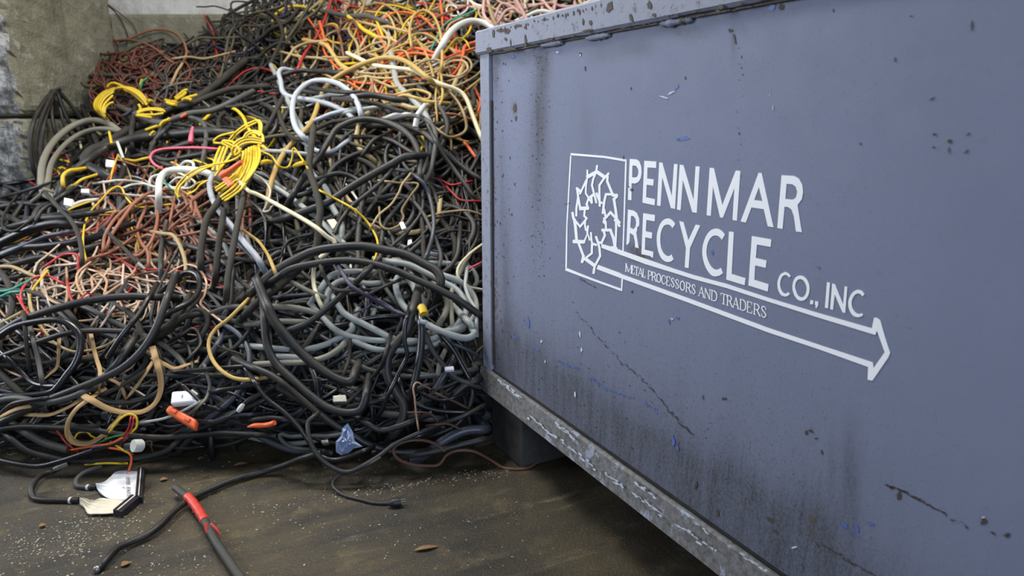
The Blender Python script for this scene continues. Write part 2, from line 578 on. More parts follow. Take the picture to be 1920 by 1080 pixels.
slab('floor_plate', mid((S_END + S_NEAR) / 2, WID / 2, Z0 - 0.012), U * ((S_END - S_NEAR) / 2), N * (WID / 2 - 0.01), (0, 0, 0.008), M['steel'], cont, 0)


def rail(name, z0, z1, out, s0, s1, mat, ragged=0.0, seed=0, lean=0.0):
    """A long flat bar welded along the side; its lower edge is slightly ragged."""
    rr = np.random.RandomState(seed)
    n = 160
    s = np.linspace(s0, s1, n)
    V, F = [], []
    ja = np.convolve(rr.randn(n + 8), np.ones(5) / 5, 'same')[4:-4] * ragged
    jb = np.convolve(rr.randn(n + 8), np.ones(5) / 5, 'same')[4:-4] * ragged
    for i in range(n):
        for (dz, w) in ((z0 + ja[i], -0.01), (z0 + ja[i], out * 0.7 + lean), (z0 + 0.006, out + lean), (z1 - 0.006, out), (z1 + jb[i], out * 0.7), (z1 + jb[i], -0.035)):
            V.append(mid(s[i], -w, dz))
    for i in range(n - 1):
        for j in range(6):
            k = (j + 1) % 6
            F.append((i * 6 + j, (i + 1) * 6 + j, (i + 1) * 6 + k, i * 6 + k))
    F += [tuple(range(6)), tuple(range(n * 6 - 1, n * 6 - 7, -1))]
    o = link_mesh(name, V, F, mat, cont, False)
    o.data.shade_flat()
    return o


rail('top_rail', 1.407, 1.482, 0.022, S_END + 0.012, S_NEAR, M['rail'], 0.0016, 3)
rail('bottom_rail', 0.232, 0.318, 0.020, S_END + 0.006, S_NEAR, M['lowrail'], 0.0016, 5, lean=0.012)
slab('rail_shadow_line', mid((S_END + S_NEAR) / 2, -0.0035, 1.4045), U * ((S_END - S_NEAR) / 2), N * 0.004, (0, 0, 0.0035), M['chip'], cont, 0)  # dark strip in chip colour, added to deepen the lip's faint shadow
slab('rail_shadow_line', mid((S_END + S_NEAR) / 2, -0.004, 0.3195), U * ((S_END - S_NEAR) / 2), N * 0.0045, (0, 0, 0.003), M['core'], cont, 0)  # black strip added as a shadow line along the bottom rail's top edge
slab('corner_post', mid(S_END - 0.030, -0.004, (0.31 + 1.41) / 2), U * 0.034, N * 0.007, (0, 0, 0.55), M['rail'], cont, 0.003)
slab('corner_weld', mid(S_END - 0.068, -0.003, 0.80), U * 0.0022, N * 0.0045, (0, 0, 0.46), M['chip'], cont, 0.002)
# top rails of the two ends and of the opposite side
slab('end_rail', mid(S_END + 0.004, WID / 2, 1.445), N * (WID / 2 + .005), U * 0.014, (0, 0, 0.037), M['rail'], cont, 0.003)
slab('opposite_rail', mid((S_END + S_NEAR) / 2, WID, 1.445), U * ((S_END - S_NEAR) / 2), N * 0.02, (0, 0, 0.037), M['rail'], cont, 0.003)
# feet
slab('foot', mid(2.030, 0.02 + 0.17, 0.122), U * 0.117, N * 0.17, (0, 0, 0.120), M['steel'], cont, 0.006)
slab('foot', mid(2.030, WID - 0.17, 0.122), U * 0.117, N * 0.17, (0, 0, 0.120), M['steel'], cont, 0.006)
slab('foot', mid(-0.95, 0.02 + 0.17, 0.122), U * 0.117, N * 0.17, (0, 0, 0.120), M['steel'], cont, 0.006)
slab('foot', mid(-0.95, WID - 0.17, 0.122), U * 0.117, N * 0.17, (0, 0, 0.120), M['steel'], cont, 0.006)


def weld(pa, pb, seed):
    """A lumpy weld bead under the top rail between two pixels."""
    sa, za = on_side(*pa, lift=0.012)
    sb, zb = on_side(*pb, lift=0.012)
    rr = np.random.RandomState(seed)
    n = 14
    P = [side_pt(sa + (sb - sa) * i / (n - 1), za + (zb - za) * i / (n - 1), 0.006) for i in range(n)]
    rad = [0.009 * (0.35 + 0.65 * math.sin(math.pi * (i + 0.5) / n) ** 0.5) * (0.65 + 0.6 * rr.rand()) for i in range(n)]
    V, F = tube_data(P, 0.01, 10, radii=rad)
    o = link_mesh('weld_bead', V, F, M['rail'], cont, True)


weld((1012, 86), (1050, 79), 1)
weld((1096, 72), (1138, 65), 2)
weld((1236, 45), (1292, 36), 3)


# ---- painted sign
def fill_polys(polys, lift, th=0.0004):
    """Each entry: [outer, hole, ...] in pixels on the side; returns vertices and faces."""
    V, F = [], []
    for rings in polys:
        cu = bpy.data.curves.new('tmp', 'CURVE')
        cu.dimensions = '2D'
        cu.fill_mode = 'BOTH'
        cu.extrude = th
        for ring in rings:
            sp = cu.splines.new('POLY')
            sp.points.add(len(ring) - 1)
            for p, (x, y) in zip(sp.points, ring):
                s, z = on_side(x, y, lift)
                p.co = (-s, z, 0, 1)
            sp.use_cyclic_u = True
        ob = bpy.data.objects.new('tmp', cu)
        COL.objects.link(ob)
        dg = bpy.context.evaluated_depsgraph_get()
        me = bpy.data.meshes.new_from_object(ob.evaluated_get(dg))
        b = len(V)
        for v in me.vertices:
            V.append(side_pt(-v.co.x, v.co.y, lift) + N * v.co.z)
        F += [tuple(b + i for i in p.vertices) for p in me.polygons]
        bpy.data.objects.remove(ob)
        bpy.data.meshes.remove(me)
        bpy.data.curves.remove(cu)
    return V, F


def stroke_poly(pts, w, cap=0.3):
    """Outline of one polyline stroke of width w, as a polygon (pixels)."""
    p = np.array(pts, float)
    d = np.diff(p, axis=0)
    d /= np.linalg.norm(d, axis=1)[:, None] + 1e-9
    p[0] -= d[0] * w * cap
    p[-1] += d[-1] * w * cap
    L, Rr = [], []
    for i in range(len(p)):
        if i == 0:
            nn = np.array([-d[0][1], d[0][0]])
            k = 1
        elif i == len(p) - 1:
            nn = np.array([-d[-1][1], d[-1][0]])
            k = 1
        else:
            n1, n2 = np.array([-d[i - 1][1], d[i - 1][0]]), np.array([-d[i][1], d[i][0]])
            nn = n1 + n2
            nn /= np.linalg.norm(nn) + 1e-9
            k = min(1.6, 1 / max(0.4, nn @ n1))
        L.append(p[i] + nn * w / 2 * k)
        Rr.append(p[i] - nn * w / 2 * k)
    return [tuple(q) for q in L + Rr[::-1]]


def strip_mesh(outlines, lift, discs=()):
    """Quads across the two long edges of each stroke outline."""
    V, F = [], []
    for x, y, r in discs:
        lift += 0.000002
        b = len(V)
        V += [side_pt(*on_side(x + r * math.cos(a * math.pi / 6), y + r * math.sin(a * math.pi / 6), lift), lift) for a in range(12)]
        F.append(tuple(range(b, b + 12)))
    for q in outlines:
        lift += 0.000002
        b, n = len(V), len(q)
        for x, y in q:
            V.append(side_pt(*on_side(x, y, lift), lift))
        F += [(b + i, b + i + 1, b + n - 2 - i, b + n - 1 - i) for i in range(n // 2 - 1)]
    return V, F


TS = {'S1': (1050, 280, 7.7125), 'S2': (1050, 410, 7.7125), 'S3': (1160, 280, 7.717), 'S4': (1320, 300, 7.2), 'S5': (1160, 380, 7.717),
      'S6': (1300, 400, 6.75), 'S7': (1440, 490, 4.696), 'S8': (1160, 480, 6.62)}


def T(tile, pts):
    x, y, k = TS[tile]
    return [(x + a / k, y + b / k) for a, b in pts]


def pp(s):
    return [tuple(float(v) for v in q.split(',')) for q in s.split()]


letters = [
    ('S3', '162,138 255,145 300,175 328,250 333,340 320,420 285,475 240,495 188,490 187,545 185,738 136,730 140,560 150,545 150,400', '200,232 255,240 285,290 287,350 270,395 240,408 195,405'),
    ('S3', '372,165 546,178 541,270 418,262 413,422 508,436 500,526 405,512 398,695 526,722 520,810 346,772'),
    ('S3', '588,190 636,196 648,250 770,680 802,212 853,216 815,862 757,850 632,400 606,820 556,812 582,300'),
    ('S3', '886,222 938,230 1085,735 1114,246 1172,250 1130,920 1066,908 930,440 896,882 844,870'),
    ('S4', '78,105 134,110 248,610 430,142 491,148 444,822 386,808 412,375 256,780 218,775 122,355 92,755 36,745'),
    ('S4', '738,172 778,176 938,908 862,895 808,664 640,640 565,845 496,830', '742,365 790,555 678,540'),
    ('S4', '1048,205 1215,215 1280,250 1325,330 1338,430 1320,530 1262,608 1320,975 1242,965 1215,760 1180,665 1135,635 1088,630 1060,932 990,918', '1115,320 1195,328 1240,360 1260,430 1245,500 1215,530 1180,535 1098,525'),
    ('S5', '135,100 215,115 265,150 298,230 300,320 285,352 270,345 268,400 255,432 275,560 292,665 262,648 240,650 236,560 215,470 165,440 158,560 140,600 112,612 118,500', '180,190 215,195 245,230 255,290 245,350 215,385 168,360'),
    ('S5', '356,152 526,180 520,270 402,250 392,412 486,435 478,520 386,500 380,680 502,712 498,800 450,770 330,745'),
    ('S5', '818,310 800,280 775,255 745,236 715,228 685,232 655,245 628,270 600,310 578,365 560,430 552,495 552,560 558,625 570,690 588,745 610,790 635,822 665,845 692,856 720,860 742,856 765,848 795,820 765,748 740,770 720,774 700,772 675,756 650,730 630,695 615,650 605,595 602,540 604,485 612,430 626,385 645,350 667,328 690,318 712,316 735,320 758,338 780,370'),
    ('S5', '878,268 938,280 1010,545 1115,318 1180,330 1032,660 1012,948 957,935 975,655'),
    ('S6', '400,270 378,240 350,215 320,198 290,193 255,198 220,215 188,248 160,290 136,350 120,410 115,465 115,520 124,580 140,640 162,694 190,740 215,770 240,790 265,798 290,798 335,788 376,755 350,690 310,712 285,713 260,705 230,678 205,640 184,592 170,540 166,495 168,450 176,402 190,360 210,322 235,295 258,283 280,280 300,282 320,290 342,309 362,335'),
    ('S6', '452,230 512,238 485,768 660,822 650,910 418,838'),
    ('S6', '742,288 986,330 978,425 805,395 790,565 928,598 915,690 782,658 772,842 952,898 942,990 698,912'),
    ('S7', '200,130 180,105 150,93 115,110 98,135 90,160 84,185 83,210 87,240 95,265 107,285 120,300 150,311 175,305 192,290 180,272 155,285 138,280 125,265 113,242 107,215 107,190 112,165 119,145 130,130 155,118 172,126 188,143'),
    ('S7', '290,125 312,131 330,145 346,165 358,190 365,217 366,245 363,273 355,300 342,323 325,340 307,347 290,348 268,341 250,325 233,300 222,270 216,243 216,215 221,185 230,160 241,143 255,133 272,126', '285,155 302,160 315,170 328,190 338,215 342,238 340,260 335,282 325,300 312,314 295,318 278,312 265,300 253,278 243,250 238,228 240,205 245,185 255,170 270,158'),
    ('S7', '374,342 400,346 396,380 370,375'),
    ('S7', '416,350 443,356 440,390 428,412 416,408 424,388 414,385'),
    ('S7', '520,182 546,190 528,413 502,408'),
    ('S7', '566,195 590,203 662,380 676,220 698,226 680,455 656,448 588,290 572,427 548,420'),
    ('S7', '850,290 830,262 810,253 790,250 770,256 750,270 732,291 718,320 709,347 707,375 710,403 718,430 732,457 750,478 772,489 795,492 818,487 838,475 828,455 812,462 795,463 779,457 765,445 748,422 738,395 735,370 738,345 747,320 760,300 775,288 790,282 815,288 832,308'),
]
LIFT = 0.0008
V, F = fill_polys([[T(t, pp(q)) for q in qs] for t, *qs in letters], LIFT)
tag(link_mesh('company_lettering', V, F, M['sign'], cont), 'tall white painted capital lettering of the company name')

polys = []
polys.append([T('S2', pp('600,365 770,412 910,466')) + T('S5', pp('400,815 830,965')) + T('S6', pp('0,780 420,893')) + T('S7', pp('0,320 450,457 915,590 935,495 960,498 988,518 1028,660 1052,735 1075,805 1060,845 920,1050 878,1042 882,930')) + T('S7', pp('450,775 0,625')) + T('S8', pp('850,572 0,265')) + T('S2', pp('910,872 530,728 550,668 900,798')) + T('S8', pp('0,212 850,518')) + T('S7', pp('0,585 450,735 922,890 930,940 1028,800 960,610 945,648 450,497 0,354')) + T('S6', pp('420,945 0,832')) + T('S8', pp('715,218 330,100')) + T('S2', pp('945,548 770,485 600,420'))])
V, F = fill_polys(polys, LIFT)
tag(link_mesh('arrow_outline', V, F, M['sign'], cont), 'long white painted arrow outline pointing to the container end near us')

fr = [('S1', '155,55 640,95 965,148 962,180 640,125 155,85'), ('S1', '148,92 166,95 110,1085 92,1085'), ('S2', '92,72 110,70 100,722 78,722'), ('S2', '78,708 100,715 470,865 890,1015 890,1048 470,895 78,750'),
      ('S1', '943,160 966,165 935,1085 916,1085'), ('S2', '916,70 936,70 922,475 903,468'), ('S2', '890,860 912,865 900,1048 882,1045')]
V, F = fill_polys([[T(t, pp(q))] for t, q in fr], LIFT)
tag(link_mesh('emblem_frame', V, F, M['sign'], cont), 'thin white painted rectangle around the ring emblem')
ring = [('S1', 22, '395,305 395,400 375,530 372,635 430,730 460,778'), ('S1', 26, '535,240 525,320 480,430 462,520 495,650 525,768'), ('S1', 45, '402,395 520,332'), ('S1', 45, '530,322 640,400'),
        ('S1', 28, '700,350 640,415 570,520 570,640 575,815'), ('S1', 32, '688,390 682,460 760,650'), ('S1', 36, '765,665 822,662'), ('S1', 34, '820,680 778,725'), ('S1', 30, '770,650 665,650 640,750 620,920'),
        ('S1', 34, '780,720 805,880 820,1000'), ('S1', 26, '640,870 657,965'), ('S1', 32, '660,990 730,912 800,985 860,1060'), ('S1', 26, '645,1000 630,1050 665,1085'), ('S1', 26, '290,640 380,450'),
        ('S1', 32, '245,565 290,605'), ('S1', 28, '250,580 262,680 295,870'), ('S1', 46, '300,855 400,850'), ('S1', 30, '385,790 405,850'), ('S1', 26, '412,715 388,785'), ('S1', 35, '440,690 485,655'), ('S1', 26, '455,700 462,770'),
        ('S1', 26, '262,690 237,850 235,960'), ('S1', 32, '182,920 192,985 225,1065'), ('S1', 26, '357,875 350,965 388,1000'), ('S1', 30, '530,640 545,690'), ('S1', 26, '545,690 575,760 605,775'),
        ('S2', 36, '208,15 225,130 240,300'), ('S2', 26, '215,25 292,115 380,5'), ('S2', 24, '365,30 360,90 375,165'), ('S2', 26, '405,110 395,200'), ('S2', 46, '205,330 335,335'), ('S2', 26, '345,345 398,215 430,305'),
        ('S2', 24, '447,205 455,300 468,390'), ('S2', 32, '268,350 340,545'), ('S2', 36, '340,540 320,625'), ('S2', 28, '340,595 460,500 462,380'), ('S2', 44, '380,590 490,672'), ('S2', 30, '485,785 500,690 580,540 570,420 545,330 522,265'),
        ('S2', 30, '470,360 520,380'), ('S2', 30, '560,345 600,350 650,240 632,175'), ('S2', 36, '615,165 730,165 775,290 800,440'), ('S2', 26, '665,150 662,50 635,-5'), ('S2', 28, '800,410 812,150 810,60'), ('S2', 32, '858,105 835,60 795,20'), ('S2', 40, '755,420 810,430')]
V, F = strip_mesh([stroke_poly(T(t, pp(q)), 1.15 * w / 7.71) for t, w, q in ring], LIFT, [(x, y, 0.5 * 1.12 * w / 7.71) for t, w, q in ring for x, y in T(t, pp(q))])
tag(link_mesh('ring_emblem', V, F, M['sign'], cont), 'white painted ring of chasing arrow outlines inside the sign frame')

# slogan in a condensed roman with thin and thick strokes
G = {'M': ['k0,0 0,1', 'k0,1 .5,.05', 'n.5,.05 1,1', 'k1,1 1,0', 's-.1,0 .12,0', 's.86,0 1.1,0', 's-.1,1 .1,1', 's.9,1 1.1,1'], 'E': ['k.1,0 .1,1', 'n0,1 .9,1 .9,.8', 'n.1,.52 .6,.52', 'n0,0 .95,0 1,.22'],
     'T': ['k.5,0 .5,1', 'n0,.8 0,1 1,1 1,.8', 's.25,0 .75,0'], 'A': ['n0,0 .48,1', 'k.48,1 1,0', 'n.2,.35 .75,.35', 's-.12,0 .16,0', 's.8,0 1.12,0'], 'L': ['k.12,0 .12,1', 's-.05,1 .35,1', 'n0,0 .95,0 1,.25'],
     'P': ['k.12,0 .12,1', 'n0,1 .6,1 .8,.95', 'k.8,.95 .95,.75 .8,.52', 'n.8,.52 .6,.46 .12,.46', 's-.05,0 .35,0'], 'R': ['k.12,0 .12,1', 'n0,1 .6,1', 'k.6,1 .85,.77 .62,.5', 'n.62,.5 .12,.48', 'k.5,.48 1.0,0', 's-.05,0 .32,0', 's.9,0 1.1,0'],
     'O': ['k.5,1 .16,.86 .05,.5 .16,.14 .5,0', 'k.5,0 .84,.14 .95,.5 .84,.86 .5,1'], 'C': ['n.95,.72 .88,.9 .55,1', 'k.55,1 .18,.86 .06,.5 .18,.14 .55,0', 'n.55,0 .85,.08 1,.28'],
     'S': ['n.9,.75 .8,.95 .5,1', 'k.5,1 .15,.9 .12,.7 .85,.35 .88,.15 .5,0', 'n.5,0 .2,.04 .06,.28'], 'N': ['n.1,0 .1,1', 'k.1,1 .92,0', 'n.92,0 .92,1', 's-.08,0 .28,0', 's.74,1 1.1,1'], 'D': ['k.12,0 .12,1', 'n0,1 .5,1', 'k.5,1 .85,.85 .95,.5 .85,.15 .5,0', 'n.5,0 0,0']}
lay = [('M', 90, 158), ('E', 165, 198), ('T', 202, 245), ('A', 246, 296), ('L', 300, 331), ('P', 364, 410), ('R', 412, 466), ('O', 470, 524), ('C', 532, 584), ('E', 594, 638), ('S', 652, 692), ('S', 704, 748), ('O', 762, 820), ('R', 834, 898), ('S', 908, 952),
       ('A', 996, 1060), ('N', 1066, 1138), ('D', 1148, 1220), ('T', 1268, 1342), ('R', 1344, 1412), ('A', 1424, 1488), ('D', 1504, 1580), ('E', 1594, 1658), ('R', 1676, 1756), ('S', 1770, 1832)]
polys = []
for ch, x0, x1 in lay:
    for st in G[ch]:
        q = []
        for a, b in pp(st[1:]):
            x = x0 + a * (x1 - x0)
            top, bot = 88 + (x - 88) * 0.3103 + 6, 195 + (x - 88) * 0.333 - 4
            q.append((x - (1 - b) * 4 + 2, bot + (top - bot) * b))
        if len(q) > 3 and st[0] != 's':
            q = [tuple(v) for v in catmull(q, 8)] if ch in 'OCSDRP' else q
        w = {'k': 12.5, 'n': 8, 's': 7.5}[st[0]] * (0.9 + 0.25 * (x0 / 1800))
        polys.append(stroke_poly(T('S8', q), w / 6.62))
V, F = strip_mesh(polys, LIFT)
tag(link_mesh('slogan_lettering', V, F, M['sign'], cont), 'small white roman lettering of the slogan inside the arrow')


# ---- chips and scuffs of the paint, flat flakes on the sheet
def flakes(mat, items, lift=0.0012, seed=1):
    rr = np.random.RandomState(seed)
    for x, y, rx, ry, *rest in items:
        ang = math.radians(rest[0]) if rest else 0
        k = 5 if max(rx, ry) < 3 else 11
        ring = []
        for i in range(k):
            a = 2 * math.pi * i / k
            q = 0.55 + 0.6 * rr.rand()
            u, v = rx * q * math.cos(a), ry * q * math.sin(a)
            ring.append((x + u * math.cos(ang) - v * math.sin(ang), y + u * math.sin(ang) + v * math.cos(ang)))
        b = len(PANEL_V) + len(FLAKE_V)
        FLAKE_V.extend(side_pt(*on_side(*q, lift), lift) for q in [(x, y)] + ring)
        FLAKE_F.extend((b, b + 1 + i, b + 1 + (i + 1) % k) for i in range(k))
        FLAKE_M.extend([mat] * k)


def trail(x0, y0, x1, y1, n, rx, ry, jit, seed, bend=0.0):
    rr = np.random.RandomState(seed)
    an = math.degrees(math.atan2(y1 - y0, x1 - x0))
    out = []
    for i in range(n):
        t = (i + rr.rand() * 0.8) / n
        out.append((x0 + (x1 - x0) * t + rr.randn() * jit, y0 + (y1 - y0) * t + math.sin(t * math.pi) * bend + rr.randn() * jit, rx * (0.4 + rr.rand()), ry * (0.4 + 0.8 * rr.rand()), an))
    return out


dark = [(965, 203, 4, 10), (967, 222, 2, 6), (1097, 128, 2, 5), (1088, 101, 3, 3), (1285, 146, 2, 4), (1370, 57, 6, 4), (1377, 72, 2, 12, -12), (1465, 13, 6, 6), (1183, 166, 1.5, 3), (1390, 127, 1.5, 2), (1392, 140, 1.5, 2), (1390, 107, 1, 3), (1386, 250, 1.2, 4),
        (1169, 296, 1, 5), (1064, 382, 8, .9, -15), (1184, 356, 3, 4, 40), (1180, 351, 4, 1.5, 30), (1185, 547, 1.6, 4, 25), (1084, 518, 0, 0)]
dark = [d for d in dark if d[2] > 0]
dark += trail(1085, 523, 1116, 537, 12, 3, 1.1, .8, 1) + trail(1080, 585, 1165, 680, 30, 3, .9, 1.5, 2) + trail(1165, 680, 1238, 748, 22, 4, 1.2, 1.5, 3, -6) + trail(1238, 748, 1300, 815, 24, 4, 1.4, 1.2, 4, 5)
dark += trail(1665, 910, 1700, 924, 10, 6, 3, 1.5, 5) + trail(1700, 924, 1775, 965, 22, 4, 2, 1, 6) + trail(1785, 972, 1820, 990, 7, 4, 1.5, 2, 7) + trail(1530, 1015, 1640, 1080, 26, 4, 2, 1.5, 8)
dark += [(1686, 930, 6, 9), (1845, 978, 6, 8), (1862, 1000, 7, 3, 30), (1888, 1004, 7, 5), (1445, 975, 9, 3, 30), (1455, 997, 7, 2.5, 40), (1355, 748, 1.5, 4), (1360, 748, 3, 2.5), (1318, 745, 1, 6), (1520, 808, 6, 3, 25), (1512, 812, 3, 5), (1530, 822, 4, 2), (1541, 848, 2, 5, -20), (1305, 910, 3, 9, 20), (1346, 962, 2.5, 8), (1780, 265, 3.5, 5), (1779, 283, 1.5, 10, -3), (1752, 252, 3, 3, -40), (1750, 276, 2.5, 2.5), (1815, 252, 5, 2, -45), (1812, 284, 6, 2, -50), (1748, 185, 7, 1.5, -35), (1678, 112, 1.5, 5), (1708, 30, 3, 2), (1562, 20, 1.5, 4), (1822, 48, 2, 10), (1613, 270, 1.2, 3), (1705, 615, 1, 1)]
dark += [(1010 + 4 * R.gauss(0, 2), 100 + 420 * R.random(), .6 + .6 * R.random(), .8 + R.random() * 1.6) for _ in range(70)]
dark += [(925 + abs(R.gauss(0, 18)), 110 + 580 * R.random(), .5 + .5 * R.random(), 1 + R.random() * 3) for _ in range(60)]
dark += [(1385 + R.gauss(0, 3), 90 + 30 * i, .9, 1.4) for i in range(9)]
dark += [(960 + 520 * R.random(), 0, 0, 0) for _ in range(0)]
for _ in range(140):
    x = 950 + 560 * R.random()
    y = 690 + (x - 918) * 0.69 - abs(R.gauss(0, 130)) - 6
    dark.append((x, y, .5 + .6 * R.random(), .8 + 1.8 * R.random()))
flakes(1, dark)
blue = [(1282, 259, 13, 5, -5), (1271, 261, 5, 3), (1268, 164, 3, 6, 35), (962, 106, 4, 4), (990, 604, 3, 14), (965, 632, 7, 1.5, 30), (1007, 654, 9, 2, 35), (1447, 15, 7, 9, 40), (1335, 473, 2.5, 5), (1534, 501, 4, 2, 40), (1584, 985, 8, 5, 35), (1606, 990, 3, 11, -25), (1632, 982, 7, 4, 20), (1270, 596, 5, 2.5, 10), (1254, 603, 2, 4), (1262, 826, 3, 14, -8), (1270, 838, 2, 8, -15), (1086, 412, 1.5, 3)]
blue += trail(1045, 676, 1085, 692, 14, 4, 1.3, 1, 11) + trail(1104, 706, 1185, 746, 26, 4, 1.4, 1.2, 12, 6) + trail(1205, 755, 1235, 772, 8, 3, 2, 3, 13) + trail(1575, 985, 1615, 1010, 8, 5, 1.2, 2, 14)
flakes(2, blue, 0.0014, 3)
wh = [(1088, 103, 1.5, 3), (1045, 98, 4, 2), (1312, 78, 1.2, 1.5), (1244, 182, 8, 2.5, 15), (1258, 174, 8, 2, -25), (1087, 628, 2, 7), (1090, 655, 2.5, 4), (1022, 678, 1.5, 3), (1015, 640, 2, 4), (1260, 598, 3, 2), (1844, 970, 4, 2), (1300, 725, 0.1, .1), (1440, 780, .1, .1), (1490, 1026, 8, 2.5, -15), (1443, 178, 1.2, 1.5), (1449, 202, .8, 5), (1078, 740, 2, 7), (1300, 725, 0.1, .1)]
flakes(3, wh, 0.0016, 5)
panel = link_mesh('side_panel', np.vstack([PANEL_V, FLAKE_V]), PANEL_F + FLAKE_F, None, cont, True, mats=[M['paint'], M['chip'], M['bluechip'], M['whitechip']], midx=[0] * len(PANEL_F) + FLAKE_M)
ca = panel.data.color_attributes.new('wear', 'FLOAT_COLOR', 'POINT')
ca.data.foreach_set('color', np.vstack([PANEL_C, np.zeros((len(FLAKE_V), 4))]).astype(np.float32).ravel())
def stamp(name, mat):
    """Join the collected flakes to the mesh of a rail: they are wear of its paint."""
    o = bpy.data.objects[name]
    me = o.data
    v = [tuple(x.co) for x in me.vertices] + [tuple(map(float, x)) for x in FLAKE_V]
    n0 = len(me.vertices)
    f = [tuple(p.vertices) for p in me.polygons] + [tuple(n0 + i for i in q) for q in FLAKE_F]
    mi = [0] * len(me.polygons) + [1] * len(FLAKE_F)
    m0 = me.materials[0]
    me.clear_geometry()
    me.from_pydata(v, [], f)
    me.materials.clear()
    me.materials.append(m0)
    me.materials.append(mat)
    me.polygons.foreach_set('material_index', mi)
    me.update()


# bare rust where the top rail has lost its paint
FLAKE_V, FLAKE_F, FLAKE_M = [], [], []
KEEP_V, PANEL_V = PANEL_V, []
tr = [(917, 93, 7, 7), (940, 57, 10, 4), (950, 58, 6, 5), (925, 62, 3, 8), (985, 75, 2.5, 14), (985, 52, 3, 4), (1000, 86, 10, 2, -8), (955, 92, 14, 2.5, -8), (1030, 73, 12, 3, -10), (1045, 72, 8, 3), (948, 73, 3, 3), (957, 80, 1, 8), (1107, 42, 3, 5), (1101, 57, 12, 2.5, -12), (1143, 14, 6, 12, 25), (1183, 34, 3, 12, -15), (1217, 10, 5, 9), (1226, 28, 4, 4), (1250, 30, 6, 2), (1073, 67, 1.5, 4), (1045, 30, 1.5, 4), (1060, 28, 1.5, 6), (1075, 25, 1.5, 5), (1086, 22, 2, 7), (1093, 40, 2, 8), (1350, 12, 6, 6), (1385, 7, 10, 3), (1345, 20, 5, 2), (1020, 37, 5, 2, -15), (970, 48, 8, 2.5, -15), (1300, 22, 8, 2, -10)]
tr += trail(921, 100, 1012, 85, 16, 4, 1.4, .8, 41) + trail(1140, 60, 1235, 43, 14, 4, 1.2, .8, 42) + trail(1292, 33, 1430, 8, 16, 5, 1.6, 1, 43)
tr += [(935 + i * 9 + R.random() * 6, 54 - i * 2.2 + R.random() * 5, .8 + R.random(), 2 + 3 * R.random()) for i in range(22)]
flakes(0, tr, 0.0236, 9)
stamp('top_rail', M['chip'])
# bare bright patches rubbed along the lower edge of the bottom rail
FLAKE_V, FLAKE_F, FLAKE_M = [], [], []
PANEL_V = []
edge = []
for x0, y0, x1, y1, n in ((992, 781, 1043, 820, 10), (1050, 825, 1117, 878, 16), (1132, 887, 1170, 914, 10), (1188, 926, 1241, 966, 12), (1267, 982, 1344, 1033, 16), (935, 712, 975, 745, 12), (1040, 792, 1075, 822, 8), (1190, 905, 1230, 935, 8), (1290, 965, 1330, 1000, 6), (1390, 1040, 1440, 1075, 8)):
    edge += trail(x0, y0, x1, y1, n, 6, 2.2, 1.5, int(x0))
flakes(0, edge, 0.0335, 8)
stamp('bottom_rail', M['whitechip'])

# ------------------------------------------------------------------ the heap: a height map that every cable is laid on
GX0, GX1, GY0, GY1, RES = -3.4, 2.4, 1.2, 5.25, 0.01
NX, NY = int((GX1 - GX0) / RES), int((GY1 - GY0) / RES)
gx = GX0 + (np.arange(NX) + 0.5) * RES
gy = GY0 + (np.arange(NY) + 0.5) * RES
XX, YY = np.meshgrid(gx, gy, indexing='ij')


def base_height(X, Y):
    s = np.interp(X, [-3, -2.2, -1.2, -0.5, 0.4, 2], [0.35, 0.36, 0.52, 0.68, 0.74, 0.74])
    d = Y - 2.20
    h = np.where(d > 0, s * d + 0.11 * (1 - np.exp(-np.maximum(d, 0) / 0.12)), 0)
    h = h + np.where(d > 0.3, 0.035 * np.sin(X * 5.1 + 1.3) * np.sin(Y * 4.3) + 0.025 * np.sin(X * 11 + Y * 7) * np.sin(Y * 9.0 + 2), 0)
    h = h + 0.62 * np.exp(-((X + 2.42) / 0.45) ** 2 - ((Y - 4.95) / 0.42) ** 2)
    behind = (X - CORNER[0]) * U[0] + (Y - CORNER[1]) * U[1]
    h = np.where((behind < 0.03) & ((X - CORNER[0]) * -N[0] + (Y - CORNER[1]) * -N[1] > -0.03), 0, h)
    return h


H = base_height(XX, YY)
H[(XX < BX + 0.02) & (YY > 4.05)] = 0


def look(X, Y):
    i = np.clip(((X - GX0) / RES).astype(int), 0, NX - 1)
    j = np.clip(((Y - GY0) / RES).astype(int), 0, NY - 1)
    return H[i, j]


TT = np.arange(1.55, 6.6, 0.012)


def march(px, off):
    """Axial depth at which each pixel ray meets the heap (raised by off)."""
    D = FW + np.outer(px[:, 0] - 960, RT) / FPX + np.outer(540 - px[:, 1], UP) / FPX
    X, Y, Z = (CAM[k] + D[:, k:k + 1] * TT[None] for k in range(3))
    hit = (Z <= look(X, Y) + off) | (Y > WALL_Y - 0.03)
    hit[:, -1] = True
    i = hit.argmax(1)
    return TT[i], D


def settle(t, k):
    """Smooth a depth profile, favouring the nearer surface, as a stiff cable would lie."""
    n = len(t)
    k = int(max(1, min(k, n // 2)))
    pad = np.concatenate([np.full(k, t[0]), t, np.full(k, t[-1])])
    w = np.stack([pad[i:i + n] for i in range(2 * k + 1)])
    lo = 0.55 * np.percentile(w, 25, axis=0) + 0.45 * w.min(0)
    g = np.exp(-0.5 * (np.arange(-2 * k, 2 * k + 1) / (0.9 * k)) ** 2)
    g /= g.sum()
    pad = np.concatenate([lo[:1].repeat(2 * k), lo, lo[-1:].repeat(2 * k)])
    return np.convolve(pad, g, 'valid')


